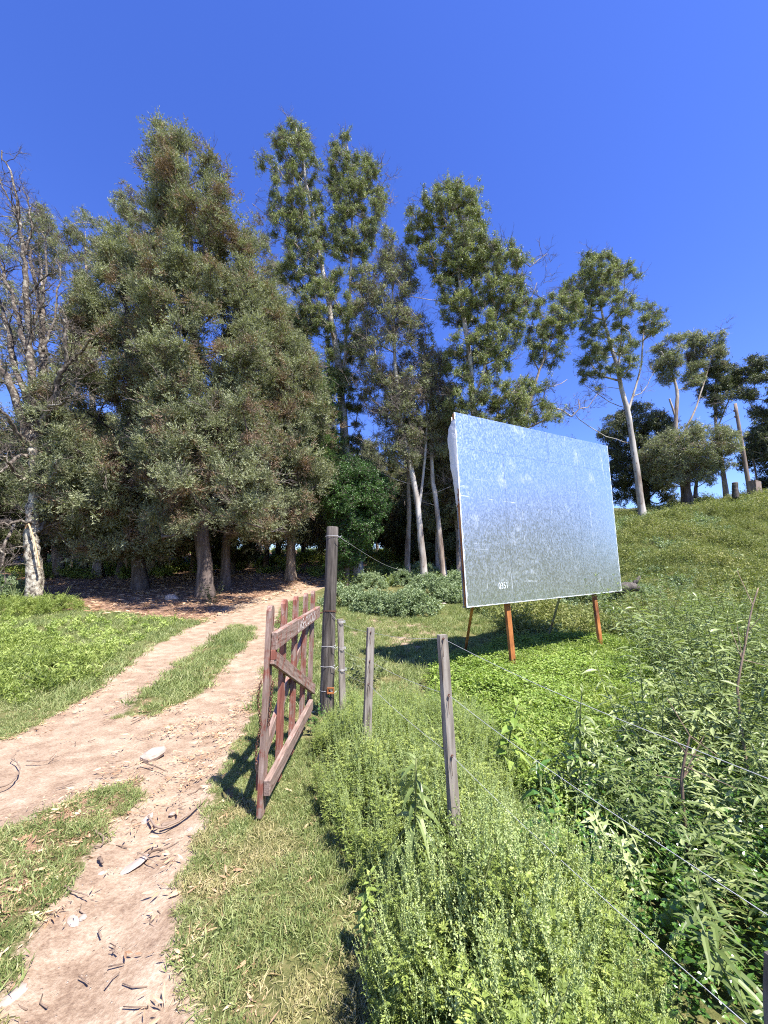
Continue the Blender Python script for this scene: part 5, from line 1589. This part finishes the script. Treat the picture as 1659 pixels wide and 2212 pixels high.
# hillside
hp = [(3.2, 9.5), (3.0, 14), (5, 20), (8, 27), (30, 27), (32, 14), (17, 8), (9, 8.6), (6.5, 9.2)]
x, y = fill(hp, 44)
k = inside(forest, x, y) < .2
x, y = x[k], y[k]
lay('hillside_scrub', 'scrub', x, y, .55, 1.5, 'low olive-green scrub covering the hillside behind the billboard', by_noise=lambda x, y: .2 + 2.2 * np.clip(fbm(x * .8, y * .8, 19) - .22, 0, 1))
x, y = fill(hp, 10, lambda x, y: fbm(x * .5, y * .5, 23) > .45)
lay('hillside_weeds', 'bushy', x, y, .4, 1.0, 'grey-green low weeds dotted over the hillside', by_noise=lambda x, y: .6 + 1.2 * fbm(x * .9, y * .9, 23))
x, y = fill(hp, 40)
lay('hillside_grass', 'fargrass', x, y, .9, 2.0, 'uneven grass on the hillside')
# greenery inside the wood
x, y = fill([(-30, 20), (-30, 50), (10, 50), (6, 16), (1, 14), (-5, 24)], 2.6, lambda x, y: fbm(x * .3, y * .3, 29) > .44)
lay('forest_undergrowth', 'weedy', x, y, 1.2, 3.2, 'sunlit green undergrowth between the trunks')
# litter
def lm_(x, y):
    return (np.abs(path_sd(x, y)) < .22) | (R.random(len(x)) < .045)
x, y = fill([(-6, .8), (-6, 7.5), (.3, 7.5), (.3, 4.5), (-.3, 1.0)], 60, lm_)
lay('leaf_litter', 'litter', x, y, .28, .7, 'fallen brown gum leaves along the edges of the wheel tracks', tilt=.1)
x, y = fill(litter_zone, 170, lambda x, y: fbm(x * 1.7, y * 1.7, 33) > .40)
lay('leaf_litter', 'litter', x, y, .28, .7, 'thick drift of brown gum leaves in the middle of the track', tilt=.1)
x, y = fill(forest[:12] + [(6, 26), (-14, 26)], 14)
lay('leaf_litter', 'litter', x, y, 1.2, 2.4, 'brown leaf litter under the trees', tilt=.1)

# --- plants one can point at
def plant(name, label, loc, sm, lv, group=None, s=1.0, rz=0.0, cat='plant'):
    root = empty(name, loc, rz); root.scale = (s, s, s); tag(root, label, cat, group)
    link('stem', sm, root)
    l = link('leaves', lv, root); l['kind'] = 'stuff'
    return root

will = [stem_plant(h, 6, 44, .145, .155, M['willow'], .45, .35, .12, .006) for h in (.85, 1.0, 1.15, .95)] + [stem_plant(h, 9, 72, .13, .15, M['willow'], .42, .35, .15, .008) for h in (1.45, 1.65, 1.8)]
WG = 'narrow-leaved shrubs crowding the right side'
pos = []
tries = 0
while len(pos) < 95 and tries < 6000:
    tries += 1
    x_, y_ = R.uniform(1.0, 8.5), R.uniform(.8, 8.6)
    if inside(thicket, np.array([x_]), np.array([y_]))[0] < 0.12: continue
    if x_ < .42 * y_ + 0.30: continue
    if any((x_ - a) ** 2 + (y_ - b) ** 2 < .38 ** 2 for a, b in pos): continue
    pos.append((x_, y_))
pos.sort(key=lambda p: p[1])
for i, (x_, y_) in enumerate(pos):
    tall = x_ > 2.3 and y_ > 1.7
    sm, lv = will[4 + i % 3] if tall else will[i % 4]
    zone = 'beside the bottom right fence stake' if y_ < 1.6 else 'right of the nearest fence stake' if y_ < 2.8 else 'amid the right-hand thicket' if y_ < 4.6 else 'at the thicket rear below the hillside'
    s_ = R.uniform(.75, 1.12) * (1 if x_ > 1.6 else .8) * (1.12 if y_ > 3 else .92)
    plant('willow_leaved_shrub', ('low', 'middling', 'full')[i % 3 if s_ > .8 else 0] + ' narrow-leaved shrub ' + zone + (', close to the wires' if x_ < .42 * y_ + 1.0 else ', towards the right edge' if x_ > .95 * y_ else ''), (x_, y_, T1(x_, y_)), sm, lv, WG, s_ * (.92 if tall else 1), R.uniform(0, 6.28), 'shrub')

# broad-leaved weed with long drooping leaves, leaf by leaf
def leaf_shape(L, W, dr):
    m = MB(); lance(m, np.zeros((1, 3)), np.array([[1.0, 0, .25]]), np.array([[0, 0, 1.0]]), L, W, dr); return m
def big_weed(label, loc, h, n, L, W, dr, mat, spread=.0, rz=0):
    root = empty('broad_leaved_weed', loc, rz); tag(root, label, 'plant')
    m = MB(); pts = [np.array([0, 0, 0.0])]; d = np.array([spread, 0, 1.0])
    for q in range(6): d = d + R.normal(size=3) * .04; d /= np.linalg.norm(d); pts.append(pts[-1] + d * h / 6)
    pts = np.array(pts); m.tube(pts, np.linspace(.009, .004, 7), 6); m.build('stem', M['stem'], root, True)
    lms = [leaf_shape(L * f, W * f, dr * g).me('leaf', [mat]) for f, g in ((1, 1), (.85, .7), (1.1, 1.3))]
    for k in range(n):
        t = .25 + .75 * (k + .5) / n
        i = min(5, int(t * 6)); c = pts[i] + (pts[i + 1] - pts[i]) * (t * 6 - i)
        o = link('leaf', lms[k % 3], root)
        o.location = c; sc_ = (1.0 - .45 * max(0, t - .6) / .4)
        o.scale = (sc_,) * 3
        o.rotation_euler = (R.normal() * .25, R.uniform(-.1, .45) - (.9 if t > .9 else 0), k * 2.4 + R.normal() * .2)
    return root
c = G(872, 1905); bx, by = P(878, 1790, 2.12)[0], 2.12
big_weed('dark weed with long drooping leaves among the ragweed, left of the nearest stake', (bx, by, T1(bx, by)), .74, 44, .15, .032, .85, M['willow'])
bx, by = .72, 2.05
big_weed('leafy weed with pale pointed leaves right of the nearest stake', (bx, by, T1(bx, by)), .72, 22, .15, .05, .5, M['broad'], .12)
bx, by = -.10, 1.95
big_weed('low bright leafy weed at the left foot of the ragweed', (bx, by, T1(bx, by)), .34, 30, .06, .028, .3, M['yellow'], .1)
bx, by = P(1085, 1600, 3.3)[0], 3.3
big_weed('pale green broad-leaved weed behind the fence wires', (bx, by, T1(bx, by)), .62, 20, .17, .075, .3, M['clover'], .1)
bx, by = P(930, 1440, 5.0)[0], 5.0
big_weed('small pointed-leaf sprout in front of the billboard shadow', (bx, by, T1(bx, by)), .55, 10, .14, .06, .3, M['clover'], .1)
bx, by = P(1240, 1560, 2.9)[0], 2.9
big_weed('tall pale weed under the middle wire', (bx, by, T1(bx, by)), .85, 26, .15, .034, .5, M['willow'], .1)

# vine at the foot of the gate post
vs2, vl2 = stem_plant(.42, 7, 18, .05, .75, M['oak'], .6, .2)
plant('creeping_vine', 'glossy creeping vine at the foot of the gate post', (PX + .06, PY - .55, T1(PX, PY - .55)), vs2, vl2, s=1.0)
ds, dl = stem_plant(.55, 7, 24, .075, .45, M['dark_tree'], .6, .15)
c = P(795, 1410, 5.9)
plant('dark_shrub', 'small dark-leaved shrub behind the middle fence stake', (c[0], 5.9, T1(c[0], 5.9)), ds, dl, s=1.1, cat='shrub')
c = G(462, 1302)
plant('small_bush', 'small green bush at the foot of the tallest cypress', (c[0], c[1] - .2, c[2]), ds, dl, s=1.6, cat='shrub')

# leafy bushes between track and billboard
def bush(label, px, py, r, n, src='bushy', h=.75, group='grey-green bushes behind the fence'):
    b = G(px, py); root = empty('bush', b); tag(root, label, 'bush', group)
    m = MB()
    for k in range(7):
        d = rdir(1, 1.2)[0]; m.tube([np.zeros(3), d * r * .5, d * r * 1.0 + R.normal(size=3) * .05], [.02, .012, .006], 4, False)
    m.build('stems', M['stem'], root, True)
    d = rdir(n, .35); d[:, 2] = np.abs(d[:, 2]); rr = R.uniform(.35, 1, n)[:, None] ** .5
    rr = rr * (0.7 + .6 * fbm(d[:, 0] * 2 + px, d[:, 1] * 2 + d[:, 2] * 2, 7)[:, None])
    p = d * rr * r; p[:, 2] *= h
    o = scatter('leaves', S[src], p, eul(d + rdir(n) * .4, R.uniform(0, 6.28, n)), R.uniform(.5, 1.0, n), root); o['kind'] = 'stuff'
for lb_, px, py, r, n in (
        ('leafy bush right behind the gate post', 742, 1306, .75, 130), ('pale leafy bush on the bare patch, nearest the stakes', 822, 1322, .75, 150),
        ('bush with dark base beside the pale bush', 885, 1326, .9, 170), ('large rounded bush below the leaning gum', 935, 1296, 1.2, 230),
        ('bush touching the billboard left edge', 985, 1280, 1.0, 180), ('bush at the foot of the white gum trunk', 800, 1268, .8, 130),
        ('yellowish low bush at the billboard corner', 975, 1300, .6, 90), ('bush on the side track in front of the gums', 870, 1262, .8, 130),
        ('bush behind the large rounded bush', 915, 1250, 1.1, 180)):
    bush(lb_, px, py, r, n)
bush('bright green thicket beside the forest track', 840, 1222, 1.8, 260, 'weedy', .6, 'green thickets in the wood')
bush('sunlit green thicket left of the pine', 585, 1222, 1.6, 220, 'weedy', .45, 'green thickets in the wood')
bush('sunlit green thicket right of the pine', 665, 1216, 1.8, 240, 'weedy', .45, 'green thickets in the wood')
bush('leafy weeds at the foot of the bare tree', 30, 1330, 1.0, 200, 'weedy', .6, 'weeds under the bare tree')
bush('low weeds right of the bare tree trunk', 120, 1322, .9, 150, 'weedy', .5, 'weeds under the bare tree')
bush('shaded weeds left of the bare tree', -20, 1300, 1.2, 220, 'bushy', .8, 'weeds under the bare tree')
bush('dark green tangle below the right billboard corner', 1370, 1305, .9, 170, 'bushy', .6, 'tangle behind the billboard')
bush('dark green tangle behind the right billboard leg', 1270, 1298, .8, 150, 'bushy', .6, 'tangle behind the billboard')

# ------------------------------------------------------------------ stones, sticks, debris
def rock(m, c, r, seed):
    V = []; Q = []; Tt = []
    n, k = 9, 6
    for i in range(1, k):
        ph = math.pi * i / k
        for j in range(n):
            th = 2 * math.pi * j / n
            p = np.array([math.sin(ph) * math.cos(th), math.sin(ph) * math.sin(th), math.cos(ph)])
            V.append(p)
    V.append(np.array([0, 0, 1.0])); V.append(np.array([0, 0, -1.0])); V = np.array(V)
    f = .72 + .7 * (fbm(V[:, 0] * 1.4 + seed, V[:, 1] * 1.4 + V[:, 2] * 1.9 + seed, 13, 3))
    V = V * f[:, None] * np.asarray(r)
    for i in range(k - 2):
        for j in range(n): Q.append((i * n + j, (i + 1) * n + j, (i + 1) * n + (j + 1) % n, i * n + (j + 1) % n))
    a = (k - 1) * n
    for j in range(n): Tt.append((a, j, (j + 1) % n)); Tt.append((a + 1, (k - 2) * n + (j + 1) % n, (k - 2) * n + j))
    m.add(V + np.asarray(c), Q, Tt)
def stone(label, px, py, r, rz=0, sink=.3, cat='stone', mat='stone'):
    g = G(px, py); r = (r[0] * .8, r[1] * .8, r[2] * .8); m = MB(); rock(m, (0, 0, 0), r, px * .37); o = m.build('stone', M[mat]); o.location = (g[0], g[1], g[2] + r[2] * (1 - sink) - .03); o.rotation_euler = (R.normal() * .15, R.normal() * .15, rz)
    tag(o, label, cat)
stone('pointed pale stone lying on the leaf drift between the wheel tracks', 330, 1632, (.13, .07, .06), .9)
for i, (lb_, px, py, r) in enumerate((
        ('flat whitish stone flush with the dirt in the near wheel track', 292, 1862, (.10, .05, .012)),
        ('small white stone left of the flat stone', 218, 1880, (.03, .02, .012)),
        ('white stone at the edge of the near grass strip', 225, 1812, (.035, .025, .02)),
        ('second white chip beside the near grass strip', 240, 1806, (.03, .02, .015)),
        ('white flat stone set in the dirt above the leaf scatter', 318, 1766, (.06, .035, .015)),
        ('small pale stone right of the flat dirt stone', 372, 1752, (.03, .025, .015)),
        ('small stone beside the curled bark', 410, 1790, (.03, .025, .02)),
        ('pale stone at the left frame edge near the bottom', 22, 2150, (.09, .04, .02)),
        ('small pale stone near the bottom of the wheel track', 158, 1985, (.05, .03, .012)),
        ('tiny white stone near the bottom left litter', 180, 1972, (.03, .02, .012)),
        ('grey chip in the near grass strip', 42, 1830, (.03, .02, .02)))):
    stone(lb_, px, py, r, R.uniform(0, 3))
stone('pale boulder half buried under the tallest cypress', 672 * 0 + 370, 1322 * 0 + 1298, (.3, .2, .18), .3)
stone('white flat slab in the grass right of the billboard', 1352, 1326, (.24, .12, .05), .2)
stone('pale rock at the brush heap, left one', 1385, 1318, (.17, .12, .10), .6)
stone('pale rock on top of the brush heap', 1410, 1312, (.20, .14, .12), 1.2)
stone('small pale rock at the right of the brush heap', 1440, 1330, (.13, .1, .08), .2)
for k in range(12):
    px = R.uniform(330, 590); py = 0
    g = (R.uniform(4.5, 10.5), R.uniform(11, 15))
    m = MB(); rr = R.uniform(.05, .12); rock(m, (0, 0, 0), (rr * 1.6, rr, rr * .7), k); o = m.build('stone', M['stone'])
    xx = [2.2, 2.6, 2.9, 3.1, 9.8, 12.0, 13.5, 11.0, 14.5, 8.9, 12.9, 3.4][k]; yy = [14.5, 15.2, 16.0, 14.9, 14, 17, 19, 15.5, 18.0, 12.5, 14.2, 16.6][k]
    o.location = (xx, yy, T1(xx, yy) + .05); tag(o, 'small pale rock ' + ('in the litter under the gums' if xx < 4 else 'showing through the hillside scrub'), 'stone', 'pale rocks under the gums' if xx < 4 else 'pale rocks on the hillside')

def stick(label, pxs, r, zoff=.012, mat='twig', cat='stick', name='stick', arch=0.0):
    pts = [G(*p) for p in pxs]; b = pts[0].copy()
    pts = np.array(subdiv(smooth_line([p + np.array([0, 0, zoff]) for p in pts], 2), .04)); n = len(pts)
    pts[:, 2] += arch * np.sin(np.linspace(0, math.pi, n))
    pts += R.normal(size=pts.shape) * .002
    m = MB(); m.tube(pts - b, np.linspace(r, r * .4, n), 6); o = m.build(name, M[mat], smooth=True); o.location = b
    tag(o, label, cat)
stick('curved hooked twig lying in the left wheel track', [(0, 1705), (22, 1698), (38, 1680), (44, 1660), (30, 1645), (22, 1642), (34, 1632)], .007)
stick('straight twig lying in the left wheel track', [(58, 1648), (95, 1648), (132, 1636)], .006)
stick('short twig branching off the straight twig', [(106, 1644), (118, 1634), (122, 1626)], .004)
stick('short dark stick near the flat stone in the near track', [(321, 1848), (335, 1845), (350, 1843)], .009)
stick('small dark stub of wood standing in the near track', [(213, 1858), (220, 1868), (222, 1872)], .010)
stick('long curled bark strip beside the grass by the gate', [(350, 1790), (385, 1778), (430, 1748), (450, 1722)], .012)
stick('second curled bark strip crossing the first', [(320, 1768), (340, 1796), (372, 1790), (410, 1764), (448, 1730)], .008)
stick('thin twig in the litter at the middle of the track', [(305, 1650), (335, 1660), (362, 1672)], .006)
stick('thin twig on the far grass strip edge', [(285, 1560), (320, 1545), (352, 1530)], .006)
stick('small forked twig in the near track', [(298, 1848), (318, 1862), (338, 1870)], .004)
stick('bent twig left of the near track litter', [(140, 1925), (165, 1935), (190, 1945)], .005)
stick('curled strip at the near grass edge', [(205, 1800), (222, 1812), (222, 1832), (200, 1836)], .007, mat='twig')
stick('grey dead branch under the conifers', [(330, 1262), (345, 1275), (352, 1285)], .02)
for k in range(60):
    if k == 0: tw0 = None
    px, py = R.uniform(20, 560), R.uniform(1480, 2190)
    g = G(px, py)
    if path_sd(np.array([g[0]]), np.array([g[1]]))[0] < -.15: continue
    L = R.uniform(.03, .12); a = R.uniform(0, 3.14); m = MB()
    q = np.array([math.cos(a), math.sin(a), 0]) * L
    m.tube([-q / 2, R.normal(size=3) * L * .12 * np.array([1, 1, .3]), q / 2], [.0035, .003, .002], 4); o = m.build('twig', M['twig'], smooth=True); o.location = (g[0], g[1], g[2] - .015)
    tag(o, 'tiny loose twig lying on the sandy dirt of the track', 'twig', 'small twigs on the track')
# brush heap and log right of the billboard
c = G(1420, 1345); root = empty('brush_heap', c); tag(root, 'heap of dead grey branches between the billboard and the thicket', 'heap')
m = MB()
for k in range(120):
    a = R.uniform(0, 6.28); r_ = R.uniform(0, .55); p = np.array([math.cos(a) * r_ * 1.2, math.sin(a) * r_, R.uniform(0, .42) * (1 - r_ * .8)])
    d = rdir(1, .05)[0] * np.array([1, 1, .5]); L = R.uniform(.2, .9)
    cur = [p]
    for s_ in range(4): d = d + R.normal(size=3) * .2; d /= np.linalg.norm(d); cur.append(cur[-1] + d * L / 4)
    m.tube(cur, np.linspace(R.uniform(.006, .02), .004, 5), 4, False)
o = m.build('branches', M['twig'], root, True); o['kind'] = 'stuff'
c = P(1360, 1268, 10.4); c[2] = max(c[2], T1(c[0], c[1]) + .12)
root = empty('fallen_log', c); tag(root, 'dark rotten log with a raised broken stub behind the billboard corner', 'log')
m = MB(); m.tube([(-.35, 0, -.12), (-.1, 0, 0), (.12, 0, .0), (.22, 0, -.05)], [.13, .14, .12, .08], 9); m.build('log', M['post_dark'], root, True)
m = MB(); m.tube([(.05, 0, .02), (.2, 0, .16), (.30, 0, .27)], [.06, .05, .035], 7); m.build('broken_stub', M['post_dark'], root, True)
# bare saplings sticking out of the thicket
for k, (lb_, pl, Y) in enumerate((('thin bare sapling poking out of the shrubs at the right edge', [(1590, 1500), (1600, 1440), (1612, 1380), (1622, 1320), (1638, 1270)], 3.2),
                       ('short bare twig stem above the brush heap', [(1428, 1330), (1424, 1290), (1432, 1265)], 8.0),
                       ('dry brown stem in the thicket', [(1470, 1700), (1478, 1640), (1490, 1590)], 2.3))):
    pts = np.array([P(p[0], p[1], Y) for p in pl]); b = pts[0] * np.array([1, 1, 0]) + np.array([0, 0, T1(pts[0][0], pts[0][1])])
    pts = np.concatenate([[b], pts]); pts = np.array(subdiv(smooth_line(pts, 1), .12)); m = MB()
    m.tube(pts - b, np.linspace(.012, .004, len(pts)), 5)
    for q in range(8):
        i = R.integers(len(pts) // 2, len(pts)); d = rdir(1, .6)[0] * R.uniform(.1, .3); m.tube([pts[i] - b, pts[i] - b + d], [.004, .002], 3, False)
    o = m.build('bare_sapling', M['twig'], smooth=True); o.location = b; tag(o, lb_, 'sapling')
